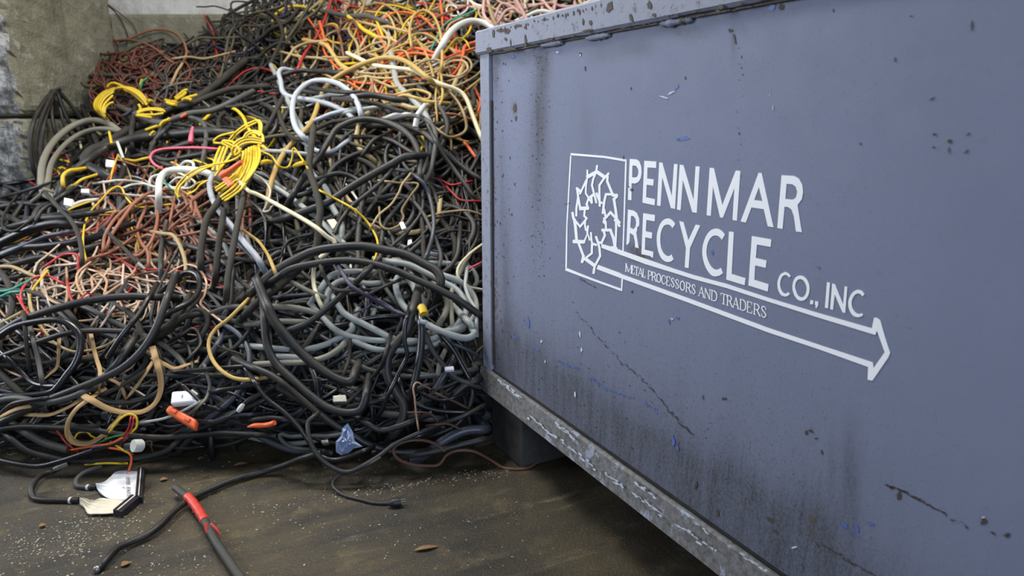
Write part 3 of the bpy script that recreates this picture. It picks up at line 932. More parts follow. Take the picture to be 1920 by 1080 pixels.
def imprint(P, r):
    """Raise the height map under a laid cable."""
    n = max(2, int(np.linalg.norm(np.diff(P, axis=0), axis=1).sum() / (0.8 * max(r, RES * 0.6))))
    s = np.linspace(0, len(P) - 1, n)
    Q = np.stack([np.interp(s, np.arange(len(P)), P[:, k]) for k in range(3)], 1)
    m = int(math.ceil(r / RES))
    for a in range(-m, m + 1):
        for b in range(-m, m + 1):
            d2 = (a * RES) ** 2 + (b * RES) ** 2
            if d2 > r * r and (a or b):
                continue
            i = ((Q[:, 0] - GX0) / RES).astype(int) + a
            j = ((Q[:, 1] - GY0) / RES).astype(int) + b
            ok = (i >= 0) & (i < NX) & (j >= 0) & (j < NY)
            np.maximum.at(H, (i[ok], j[ok]), Q[ok, 2] + 0.8 * math.sqrt(max(0, r * r - d2)))


def lay_path(pts, wpx, lift=0.0, stiff=1.0, step=5.0, tuck=''):
    """Pixels of a cable in the photo -> points resting on the heap, and the cable's radius."""
    q = catmull(pts, step)
    n0 = n1 = 0
    ext = max(2, int((2.6 * wpx + 8) / step))
    if 'a' in tuck:
        d = q[0] - q[min(3, len(q) - 1)]
        d /= np.linalg.norm(d) + 1e-9
        q = np.vstack([q[0] + d * step * k for k in range(ext, 0, -1)] + [q])
        n0 = ext
    if 'b' in tuck:
        d = q[-1] - q[max(-4, -len(q))]
        d /= np.linalg.norm(d) + 1e-9
        q = np.vstack([q] + [q[-1] + d * step * k for k in range(1, ext + 1)])
        n1 = ext
    t0, _ = march(q, 0.0)
    r = max(0.0016, 0.5 * wpx * float(np.median(t0)) / FPX)
    t, D = march(q, r * 1.0)
    t = settle(t, (6 + 2.2 * wpx) * stiff / step) - lift
    # loose ends dive back into the heap
    for m, sl in ((n0, slice(None)), (n1, slice(None, None, -1))):
        if m:
            k = m + max(1, int(wpx / step))
            s = np.clip((k - np.arange(len(t))) / k, 0, 1)[sl]
            t = t + (2.6 * r + 0.03 + lift) * s * s * (3 - 2 * s)
    P = CAM + D * t[:, None]
    P[:, 2] = np.maximum(P[:, 2], r * 0.98)
    # never inside the container's end or the back wall
    b = (P - CORNER) @ U
    w = (P - CORNER) @ -N
    bad = (b < r + 0.02) & (w > -r - 0.03) & (P[:, 2] < 1.5) & (b > -0.6)
    P[bad] += U[None] * (r + 0.02 - b[bad])[:, None]
    P[:, 1] = np.minimum(P[:, 1], WALL_Y - r - 0.02)
    return P, r


SIDES = lambda r: 6 if r < 0.006 else (8 if r < 0.012 else 10)
LAID = []


def cable(name, mat, pts, wpx, label=None, cat='cable', group=None, lift=0.0, stiff=1.0, prof='round', parent=None, world_pts=None, r=None, press=True, cut=None):
    if world_pts is None:
        P, r = lay_path(pts, wpx, lift, stiff, tuck=''.join(c for c in 'ab' if c not in (cut or '')))
    else:
        P = np.array(world_pts, float)
    V, F = tube_data(P, r, SIDES(r), prof)
    o = link_mesh(name, V, F, M[mat], parent, True)
    if press:
        imprint(P, r * (0.5 if prof == 'flat' else 1))
    if label:
        tag(o, label, cat, group)
        LAID.append((name, label))
    if cut:
        for e, nb in ((0, 1), (-1, -2)):
            if (e == 0 and 'a' in cut) or (e == -1 and 'b' in cut):
                d = P[e] - P[nb]
                d /= np.linalg.norm(d)
                V, F = tube_data([P[e] - d * r * .2, P[e] + d * r * 0.5], r * 0.55, 8)
                link_mesh('copper_core', V, F, M['copper_end'], o, True)
    return o, P, r

# ------------------------------------------------------------------ loose buried tangle under everything
TI = {'T1': (0, 0, 3), 'T2': (480, 0, 3), 'T3': (0, 280, 3), 'T4': (480, 280, 3), 'T5': (0, 560, 3), 'T6': (480, 560, 3), 'T7': (0, 800, 3.856), 'T8': (480, 760, 3.375),
      'C': (160, 140, 7.7125), 'K': (320, 210, 6.0), 'O': (290, 690, 8.0), 'W': (600, 0, 6.0), 'L': (880, 0, 6.857), 'B': (40, 860, 7.68), 'F': (0, 0, 1)}


def tp(tile, s):
    x, y, k = TI[tile]
    return [(x + a / k, y + b / k) for a, b in pp(s)]


def squiggle(rr, cx, cy, length, ang, curl, n=9):
    """A wandering path in the picture of a slope facing us."""
    k = rr.randn() * curl
    pts = [(0.0, 0.0)]
    a = ang
    for i in range(n):
        k = 0.72 * k + rr.randn() * curl * 0.7
        a += k
        pts.append((pts[-1][0] + math.cos(a) * length / n, pts[-1][1] + 0.8 * math.sin(a) * length / n))
    p = np.array(pts)
    return p - p.mean(0) + (cx, cy)


ZONES = {
    # x0, y0, x1, y1, angle, spread, curl, width px, length px, colours
    'bundle': (172, 90, 330, 205, 0.0, 3.1, 0.9, (3, 5), (110, 260), [('redbrown', 9), ('rust', 1)]),
    'crest': (350, -5, 600, 190, 2.1, 0.9, 0.55, (2.5, 6), (110, 330), [('dusty', 8), ('black', 5), ('olive', 3.5), ('dkgrey', 3), ('red', .2), ('yellow', .3), ('tan', .7), ('purple', .35), ('brown', 1)]),
    'tans': (610, 70, 900, 235, 0.1, 3.1, 0.6, (4, 6), (180, 450), [('tan', 9), ('ochre', 4), ('orange', 3), ('yellow', .8), ('white', .5), ('rust', 1.2), ('olive', 1.5)]),
    'top': (590, -8, 905, 80, 2.5, 1.2, 0.6, (3, 5), (80, 220), [('yellow', 2), ('tan', 2), ('red', 1.4), ('pink', .4), ('dusty', 3), ('brown', 3), ('teal', .4), ('orange', 1.2), ('purple', .7), ('white', .4), ('olive', 2)]),
    'blush': (900, -8, 1120, 40, 1.2, 1.0, 0.5, (4, 7), (80, 200), [('blush', 6), ('white', 1.5), ('tan', .6), ('olive', .6)]),
    'centre': (500, 190, 900, 510, -0.3, 1.4, 0.45, (3.5, 11), (200, 520), [('black', 8), ('dusty', 6), ('dkgrey', 3), ('slate', 1.2), ('grey', .8), ('white', .5), ('tan', .5), ('red', .15), ('olive', 1.5), ('purple', .3)]),
    'ridge': (200, 190, 500, 350, -0.4, 0.9, 0.40, (3, 9), (150, 400), [('black', 7), ('dusty', 6), ('dkgrey', 2.5), ('yellow', .9), ('olive', 1.5), ('tan', .4), ('dirtygrey', .8), ('brown', .6)]),
    'bits': (110, 300, 400, 400, -0.2, 2.0, 0.8, (3, 5), (60, 170), [('yellow', 1.6), ('white', 3), ('red', 1.4), ('rust', 1.0), ('cream', 1), ('purple', .5), ('dusty', 2.5), ('black', 2), ('tan', .8), ('pink', .3)]),
    'west': (0, 330, 210, 490, -0.35, 0.5, 0.25, (4, 13), (160, 420), [('black', 7), ('dusty', 3), ('gloss', 3), ('slate', 1.2), ('dkgrey', 1)]),
    'russet': (190, 370, 460, 510, -0.75, 0.6, 0.4, (5, 7), (100, 260), [('rust', 9), ('brown', 1.5), ('redbrown', 1.5)]),
    'copper': (35, 480, 350, 660, 0.5, 2.2, 0.45, (3, 5), (180, 480), [('copper', 5), ('silver', 4), ('red', 1.0), ('tan', .8), ('brown', .6)]),
    'lower': (380, 400, 900, 720, 0.3, 1.5, 0.42, (4, 13), (200, 560), [('black', 9), ('dusty', 5), ('gloss', 2), ('grey', 1.6), ('dirtygrey', 1.4), ('slate', .8), ('purple', .3)]),
    'front': (-20, 600, 900, 835, 0.05, 0.7, 0.30, (4, 13), (220, 600), [('black', 8), ('gloss', 5), ('dusty', 4), ('dkgrey', 1.5), ('slate', 1.3), ('flat', .4), ('brown', .4)]),
}


def pick(rr, table):
    w = np.array([v for _, v in table], float)
    return table[rr.choice(len(table), p=w / w.sum())][0]


heapV, heapF, heapM = [], [], []
HM = list(M.keys())


def add_heap(V, F, mat):
    b = sum(len(v) for v in heapV)
    heapV.append(np.array(V))
    heapF.extend(tuple(b + i for i in f) for f in F)
    heapM.extend([HM.index(mat)] * len(F))


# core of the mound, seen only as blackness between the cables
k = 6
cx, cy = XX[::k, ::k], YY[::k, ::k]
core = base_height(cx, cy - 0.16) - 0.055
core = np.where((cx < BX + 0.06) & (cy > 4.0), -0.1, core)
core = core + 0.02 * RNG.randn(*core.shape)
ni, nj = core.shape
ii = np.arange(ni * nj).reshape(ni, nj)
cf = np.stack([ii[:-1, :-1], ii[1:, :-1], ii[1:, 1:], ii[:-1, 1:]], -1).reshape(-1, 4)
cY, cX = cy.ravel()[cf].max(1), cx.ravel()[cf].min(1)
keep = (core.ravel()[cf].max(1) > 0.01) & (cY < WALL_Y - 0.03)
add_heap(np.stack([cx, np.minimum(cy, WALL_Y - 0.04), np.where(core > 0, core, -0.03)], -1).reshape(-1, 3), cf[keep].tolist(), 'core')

# buried cables everywhere on the mound, laid in plan (also where the camera does not look)
ER = np.random.RandomState(21)


def world_squiggle(rr, n=12):
    x, y = rr.uniform(-2.7, 1.6), rr.uniform(2.3, 5.1)
    a, kk, p = rr.uniform(0, 6.28), 0, []
    st = rr.uniform(0.05, 0.11)
    for i in range(n):
        kk = 0.7 * kk + rr.randn() * 0.3
        a += kk
        x += math.cos(a) * st
        y += math.sin(a) * st * 0.8
        p.append((x, y))
    return np.array(p)


for i in range(900):
    q = catmull(world_squiggle(ER), 0.03)
    q = q[(q[:, 1] > 2.24) & (q[:, 1] < WALL_Y - 0.04) & ((q[:, 0] > BX + 0.05) | (q[:, 1] < 4.0))]
    if len(q) < 6:
        continue
    beh = (q - CORNER[:2]) @ U[:2]
    ww = (q - CORNER[:2]) @ -N[:2]
    if np.any((beh < 0.06) & (ww > -0.05)):
        continue
    r = ER.uniform(0.004, 0.016)
    z = look(q[:, 0], q[:, 1])
    z = -settle(-z, 4)
    P = np.stack([q[:, 0], q[:, 1], np.maximum(z, r)], 1)
    V, F = tube_data(P, r, 6)
    redder = P[:, 0].mean() > 0 and P[:, 1].mean() > 3.6
    add_heap(V, F, pick(ER, [('black', 6), ('dusty', 6), ('dkgrey', 2), ('olive', 1), ('tan', 2.5 if redder else .3), ('blush', 2 if redder and P[:, 1].mean() > 4.2 else 0.0), ('orange', .8 if redder else .05)]))
    imprint(P, r * .7)


def random_cable(rr, zone, thick=1.0):
    x0, y0, x1, y1, ang, spr, curl, wr, lr, table = ZONES[zone]
    mat = pick(rr, table)
    w = rr.uniform(*wr) ** 1.0 * thick
    if mat in ('red', 'pink', 'teal', 'purple', 'yellow', 'white', 'orange', 'cream') and w > 6:
        w = rr.uniform(3, 6)
    if mat == 'grey':
        w = rr.uniform(9, 13)
    for _ in range(20):
        p = squiggle(rr, rr.uniform(x0, x1), rr.uniform(y0, y1), rr.uniform(*lr), ang + rr.uniform(-spr, spr) * (1 if rr.rand() < .8 else 2), curl)
        lim = 905 if zone != 'blush' else 1180
        if np.any((p[:, 0] < 470) & (p[:, 1] < np.interp(p[:, 0], [200, 330, 470], [88, 84, 0]))):
            continue
        if p[:, 0].max() < lim - 4 and p[:, 1].max() < 842 and not (zone in ('bundle',) and p[:, 0].min() < 160):
            break
    if zone in ('ridge', 'west') or p[:, 0].min() < 180:
        p = p[~((p[:, 0] < 168) & (p[:, 1] < 215))]
    return mat, w, p


# dense buried layer seen from here, part of the same uncountable tangle
for zone, n in (('bundle', 60), ('crest', 120), ('tans', 70), ('top', 70), ('blush', 25), ('centre', 90), ('ridge', 70), ('bits', 40), ('west', 45), ('russet', 35), ('copper', 50), ('lower', 90), ('front', 130)):
    for i in range(n):
        mat, w, p = random_cable(ER, zone)
        if len(p) < 4:
            continue
        P, r = lay_path(p, w, step=9, tuck='ab')
        V, F = tube_data(P, r, 6)
        add_heap(V, F, mat)
        imprint(P, r * .8)

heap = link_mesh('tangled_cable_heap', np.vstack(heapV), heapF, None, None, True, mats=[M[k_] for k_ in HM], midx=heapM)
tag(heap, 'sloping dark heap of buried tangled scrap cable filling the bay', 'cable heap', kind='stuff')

# ------------------------------------------------------------------ loose cables one can single out, random ones below, traced ones on top
KIND = {'black': 'black_cable', 'gloss': 'glossy_black_cable', 'dusty': 'dusty_black_cable', 'dkgrey': 'dark_grey_cable', 'olive': 'grimy_olive_cable', 'slate': 'slate_cable', 'grey': 'grey_cable', 'palegrey': 'pale_grey_cable',
        'dirtygrey': 'grimy_grey_cable', 'white': 'white_cable', 'cream': 'cream_cable', 'tan': 'tan_cable', 'ochre': 'ochre_cable', 'flat': 'flat_tan_cable', 'yellow': 'yellow_cable', 'orange': 'orange_cable', 'rust': 'terracotta_cable',
        'redbrown': 'red_brown_wire', 'red': 'red_wire', 'pink': 'pink_wire', 'blush': 'blush_wire', 'copper': 'copper_speaker_wire', 'silver': 'silver_speaker_wire', 'brown': 'brown_wire', 'teal': 'teal_wire', 'green': 'green_wire',
        'purple': 'violet_wire', 'blue': 'blue_wire'}
CATW = lambda m: 'wire' if 'wire' in KIND[m] else ('cord' if 'cord' in KIND[m] else 'cable')

MARKS = [(222, 190, 'the round yellow coil'), (410, 300, 'the yellow extension cord hank'), (255, 130, 'the red-brown wire bundle'), (130, 290, 'the two grey arches'), (40, 400, 'the lower concrete block'),
         (610, 195, 'the pale grey loop'), (740, 130, 'the tan cord loops'), (800, 100, 'the orange cords'), (880, 50, 'the dirty white cable at the container rim'), (470, 60, 'the dark heap crest'), (560, 30, 'the dark heap crest'),
         (640, 30, 'the red cord at the crest'), (700, 300, 'the arching black cables'), (860, 300, 'the container corner'), (760, 400, 'the knotted tan lead'), (600, 440, 'the kinked cream cord'), (780, 590, 'the big grey coil'),
         (560, 610, 'the stacked grey loops'), (320, 430, 'the terracotta cords'), (150, 540, 'the copper wire nest'), (370, 560, 'the knotted black cable'), (450, 460, 'the upright black cables'), (100, 640, 'the long black arcs'),
         (230, 770, 'the flat tan ribbon cable'), (350, 780, 'the orange socket'), (490, 797, 'the small orange plug'), (640, 690, 'the thick drooping black loops'), (655, 825, 'the plastic film scrap'), (860, 760, 'the container foot'),
         (60, 800, 'the cut grey sleeve'), (240, 350, 'the white wire tangle'), (330, 240, 'the coral plug'), (950, 30, 'the blush wires over the rim')]


def describe(mat, w, p):
    c = p.mean(0)
    best = min(MARKS, key=lambda m: (m[0] - c[0]) ** 2 + (m[1] - c[1]) ** 2)
    dx, dy = c[0] - best[0], c[1] - best[1]
    if dx * dx + dy * dy < 35 ** 2:
        rel = 'lying among'
    elif abs(dy) >= abs(dx):
        rel = 'just above' if dy < 0 else 'just below'
    else:
        rel = 'left of' if dx < 0 else 'right of'
    d = p[-1] - p[0]
    span = np.linalg.norm(d)
    ln = np.linalg.norm(np.diff(p, axis=0), axis=1).sum()
    if span < 0.45 * ln:
        shape = 'looping'
    elif span < 0.8 * ln:
        shape = 'bending'
    elif abs(d[1]) > 1.3 * abs(d[0]):
        shape = 'steep'
    elif abs(d[1]) < 0.35 * abs(d[0]):
        shape = 'level'
    else:
        shape = 'rising' if d[0] * d[1] < 0 else 'falling'
    size = 'thin' if w < 5 else ('medium' if w < 9 else 'thick')
    kind = KIND[mat].replace('_', ' ')
    return f'{size} {shape} {kind} {rel} {best[2]}'


FR = np.random.RandomState(77)
seen = {}
fill = []
for zone, n in (('bundle', 22), ('crest', 46), ('top', 24), ('tans', 34), ('blush', 12), ('ridge', 28), ('centre', 30), ('bits', 34), ('west', 14), ('russet', 16), ('copper', 38), ('lower', 20), ('front', 30)):
    for i in range(n):
        mat, w, p = random_cable(FR, zone, 0.95)
        if len(p) < 4:
            continue
        lab = describe(mat, w, p)
        o, P, r = cable(KIND[mat], mat, p, w, lab, CATW(mat))
        seen.setdefault(lab, []).append(o)
for lab, obs in seen.items():
    if len(obs) > 1:
        for o in obs:
            o['group'] = 'loose ' + lab


HANG = []


def traced(data):
    for line in data.strip().splitlines():
        line = line.strip()
        if not line or line.startswith('#'):
            continue
        tile, mat, w, opt, label, pts = [q.strip() for q in line.split(';')]
        kw = {}
        if 'f' in opt:
            kw['prof'] = 'flat'
        if 't' in opt:
            kw['prof'] = 'twin'
        if 'u' in opt:
            kw['lift'] = 0.03
        if 'U' in opt:
            kw['lift'] = 0.06
        cut = ''.join(c for c in opt if c in 'ab')
        if cut:
            kw['cut'] = cut
        if 's' in opt:
            kw['stiff'] = 2.0
        q = []
        w = float(w) * 0.88
        for part in pts.split('>'):
            part = part.strip()
            if part[0] in 'TCKOWLBF' and ':' in part:
                tl, part = part.split(':')
                q += tp(tl, part)
            else:
                q += tp(tile, part)
        if 'h' in opt:
            # hangs down the side of the concrete blocks
            HANG.append(1)
            q = catmull(q, 6)
            W = []
            for i, (x, y) in enumerate(q):
                d = ray(x, y)
                W.append(CAM + d * ((BX + 0.03 + 0.012 * (len(HANG) % 3) + 0.05 * min(1, i / 12)) / d[0]))
            end = W[-1]
            W += [end + np.array([0.01 * k, -0.02 * k, -0.035 * k]) for k in range(1, 6)]
            kw.pop('stiff', None)
            cable(KIND[mat], mat, q, w, label, CATW(mat), world_pts=W, r=0.5 * w * 4.0 / FPX)
            continue
        cable(KIND[mat], mat, q, w, label, CATW(mat), **kw)


traced('''
# upper corner by the concrete block
T1;olive;3;;thin olive wire curving down the big block, outer one;600,20 680,80 740,130 770,180
T1;dusty;3;;thin dark wire curving down the big block, inner one;560,0 640,60 690,130 720,210 720,225
T1;rust;5;;rust coloured cord arching highest over the red-brown wire bundle;730,220 800,185 900,165 980,185 1030,230 1050,290 1045,312
T1;rust;5;;pale rust cord lying along the top of the red-brown bundle;540,265 600,240 700,225 800,240 880,280 940,330 970,350
T1;redbrown;5;;red-brown wire slanting across the front of the red-brown bundle;800,360 850,330 900,305 960,330 900,340
T1;dusty;3;;thin black wire bridging in the air before the white wall;1150,40 1210,35 1290,60 1370,95 1430,110
T1;dusty;4;;bent black wire with a hook before the back wall;1235,120 1170,130 1180,180 1240,230 1300,250
T1;dusty;5;;crooked black cable end rising against the back wall;1370,100 1310,140 1260,200 1290,240
T1;dusty;4;;square black wire loop at the wall beside the heap crest;1430,15 1310,10 1310,60 1380,90 1440,70
T1;olive;5;;olive cable lying behind the rust arch on the heap;1050,250 1120,215 1220,215 1330,210
T1;tan;6;;short tan stub sticking up behind the round yellow coil;965,470 1000,395 1012,380
T1;dirtygrey;4;;thin grey loop curling beside the yellow scraps;1180,600 1100,560 900,600 870,570 920,500 1010,470 1080,460
T1;green;5;;green twist of wire beside the round yellow coil;790,500 800,460 830,440
T1;tan;5;;tan cord end lying above the dark ridge cables;980,330 1060,320 1150,330 1280,300
# hanging black bundle over the lower block
T1;black;9;h;hanging black cable farthest out on the concrete block;295,515 230,600 185,700 170,820 185,940 215,1010
T1;dusty;8;h;second hanging black cable on the concrete block;300,515 250,620 215,720 200,830 220,940 250,1000
T1;black;8;h;third hanging black cable, dropping straight from the block joint;305,515 290,600 300,700 330,790 380,840
T1;black;9;h;black cable hanging from the block joint and bending to the heap;320,510 350,600 390,690 450,760
T1;dusty;9;h;dusty black cable leaning from the block joint toward the yellow coil;330,515 390,580 450,660 500,700
T1;black;7;h;short black cable hanging against the dark side of the block;340,520 340,620 370,720 430,800
T1;black;8;h;black cable hanging lowest over the block toward the grey arches;312,512 270,620 240,740 235,850 260,950
# grey arches
T1;dirtygrey;13;u;bigger of the two grimy grey arches near the concrete block;300,1115 245,1080 232,1000 245,900 300,800 390,720 480,682 560,680 620,700 680,745
T1;dirtygrey;10;u;smaller inner grimy grey arch near the concrete block;270,1020 290,920 350,830 430,765 520,730 600,725 665,738
T3;dirtygrey;9;;grey cable tail curling at the foot of the two arches;240,250 250,225 290,240 340,242
# ridge of thick dusty cables
T1;dusty;16;;long dusty black cable rising from the grey arches to the crest;560,830 640,780 720,735 820,690 920,640 1020,595 1120,545 1210,480 1290,415
T1;dusty;12;;dusty black cable running just under the long ridge cable;760,760 860,720 900,650 960,610 1060,590 1180,540 1300,500 1420,490
T1;black;20;;thick black cable bent back on itself above the white wire tangle;540,960 490,930 485,880 530,840 620,820 720,790 850,765 1000,752 1130,740 1210,745
T1;dusty;10;;dark upright cable stub beside the blue scrap of the coil;745,820 740,740 755,640
T1;black;10;;black cable looping under the coral plug;1000,700 930,700 880,780 850,850 900,910 960,930
T1;dkgrey;9;;dark grey upright cable right behind the coral plug;1150,850 1160,760 1140,690 1060,660 980,680 900,760
T1;black;12;;black cable running level toward the yellow hank;820,870 950,840 1080,800 1200,790
T1;dkgrey;12;;straight dark grey length under the big ridge cable;760,640 900,690 1060,640 1200,620 1330,560
T1;black;9;;black cable dipping below the pink wire;870,880 940,900 1050,880 1160,860
T1;pink;5;u;pink wire bent in a hairpin beside the yellow hank;1225,838 1100,830 950,835 875,850 845,885 870,925 915,950
# bits and white tangle
T3;black;16;;black cable ending above the yellow cord scraps;330,250 360,180 430,110 500,60
T3;yellow;8;;bent yellow stub beside the black cable end;355,200 355,150 390,120 430,115
T3;yellow;6;;crumpled yellow scrap of cord beside the white plug cluster;420,200 460,170 520,150 550,140
T3;yellow;6;;yellow cord scrap lying behind the red and yellow leads;720,60 760,65 800,55
T3;red;5;;red lead fanning out of the white plug toward us;640,70 650,110 600,180
T3;yellow;4;;yellow lead fanning out of the white plug;650,70 630,130 620,180
T3;rust;4;;rust lead falling from the white plug;660,60 700,70 760,90
T3;tan;4;;tan lead dropping from the white plug;690,70 720,120 735,165
T3;white;6;;white cord lying level in front of the coloured leads;585,185 680,175 780,185 850,205
T3;white;5;;second white cord crossing over the level white one;700,215 740,200 810,195 860,210
T3;white;6;;white cord looping behind the thick white cable;840,215 850,160 910,140
T3;white;6;;thin white loop standing behind the thick white cable;1000,115 1040,70 1085,75 1090,105
T3;white;6;;white cord under the terracotta loop, lying level;700,255 780,262 850,265 940,270
T3;cream;5;;cream cord curling inside the white wire tangle;930,150 990,130 1060,160 1100,190 1060,220 980,215
T3;white;5;;small white cord ring inside the white wire tangle;960,190 1000,160 1050,170 1040,210 980,225 955,205
T3;teal;4;;mint green lead inside the white wire tangle;925,175 945,205 965,225
T3;white;8;;short white cord slanting beside a yellow one;400,320 460,295 530,285
T3;yellow;4;;yellow cord slanting from the white cord over black cables;100,515 180,480 280,425 370,350 460,310 540,285
T3;yellow;4;u;long thin yellow cord arching over the terracotta loops;485,625 468,540 475,430 510,350 570,285 630,222 680,213 710,270 765,322 850,322 940,312
T3;yellow;4;;short yellow lead at the brown loops, curling down;580,385 590,360 640,350
T3;yellow;4;;yellow lead hanging behind the terracotta loop;720,385 740,440 770,500 780,560
T3;red;4;;dull red cord lying level left of the terracotta cords;165,508 260,500 360,485 470,465 540,440 600,390
T3;rust;5;;rust cord bending above the dull red one;480,420 540,375 610,370
T3;rust;4;;rust cord crossing under the yellow arch;540,260 620,250 700,255 760,300
# black cables on the west flank
T3;gloss;20;s;thick glossy black cable entering at the frame edge below the block;-20,540 100,482 200,442 320,418 430,425
T3;gloss;16;s;glossy black cable lying below the thickest one on the west flank;-20,605 120,555 250,545 400,528 520,500 650,450
T3;black;14;s;black cable third down on the west flank;-10,670 100,640 220,610 330,600 480,560
T3;black;13;s;black cable lying under the yellow slant;120,420 240,390 380,380 520,360
T3;black;11;;black cable curling around the west flank edge;180,400 220,330 290,300 360,255
T3;black;8;;black hoop beside the grey tail at the west flank;200,410 230,350 290,310 340,330
T3;dusty;5;u;thin black cord looping wide over the west flank;270,190 140,235 60,305 15,390 20,445 90,458 170,400
T3;dusty;9;u;dark cable dropping steeply past the yellow slant;305,300 350,350 400,400 440,480 458,560 462,620
T3;black;7;;thin black cable along the frame edge below the concrete block;0,270 120,240 250,200
T3;slate;10;;slate cable peeking out under the west flank cables;20,590 140,540 260,490 360,470
T3;black;10;;black cable low on the west flank above the tan end;-10,745 80,720 180,700
# terracotta cords
T3;rust;6;;terracotta cord lowest of the slanting fan;500,625 580,590 680,545 780,500
T3;rust;6;;terracotta cord second of the slanting fan;640,635 760,590 900,490 990,420 1060,390
T3;rust;6;;terracotta cord slanting high toward the yellow hank;930,470 1010,400 1100,340 1185,288
T3;rust;6;;terracotta cord slanting to the white cable;960,400 1040,330 1110,270 1165,230
T3;rust;6;;terracotta cord bent upright in the fan;835,585 900,510 950,420 972,325
T3;rust;6;;terracotta cord lying level at the black uprights;960,500 1050,480 1140,460
T3;redbrown;6;;dark terracotta cord at the end of the fan;1080,380 1180,400 1290,390 1400,380
T3;rust;7;u;largest terracotta loop standing over the brown cords;580,575 590,490 640,400 720,325 800,278 855,282 885,340 880,430 850,520 790,590 715,612
T3;rust;7;u;terracotta loop nested inside the largest one;600,560 630,480 700,375 760,300 830,250 875,240
T3;rust;7;;terracotta cord curving down inside the loops;800,375 772,450 790,520 830,575 835,640
T3;rust;6;;terracotta cord crossing low in front of the loops;520,610 620,580 720,515 760,470
T3;redbrown;6;;red-brown cord under the terracotta loops;700,480 800,440 870,380 960,340
# thick white cable
T3;white;14;U;thick white cable arching from the white tangle under the yellow hank;893,255 897,180 930,130 1000,113 1080,115 1150,128 1205,150
T3;palegrey;12;U;pale grey cable coming from under the yellow hank down to black uprights;1200,140 1178,200 1200,290 1250,370 1310,440 1380,530 1440,600 1470,650
T4;grey;11;;grey cable slanting from the yellow hank under the kinked cream cord;20,165 150,240 250,312 350,392 430,470 500,535
# upright black cables
T3;dusty;14;us;first upright dusty black cable beside the terracotta cords;1130,660 1130,580 1140,500 1160,400 1210,320
T3;dusty;13;us;second upright dusty black cable beside the terracotta cords;1212,720 1228,560 1245,440
T3;dusty;13;us;tallest upright dusty black cable below the yellow hank;1275,810 1285,700 1310,560 1330,450 1355,340 1380,230 1400,170
T3;black;10;;short upright black cable behind the tan bow;905,660 905,570 920,490
T3;tan;8;u;grimy tan cord bowing over beside the short upright;925,475 975,485 1020,560 1045,650 1040,700
T3;dusty;8;u;black probe lead with a white tip across the terracotta cords;635,495 720,580 775,640
''')
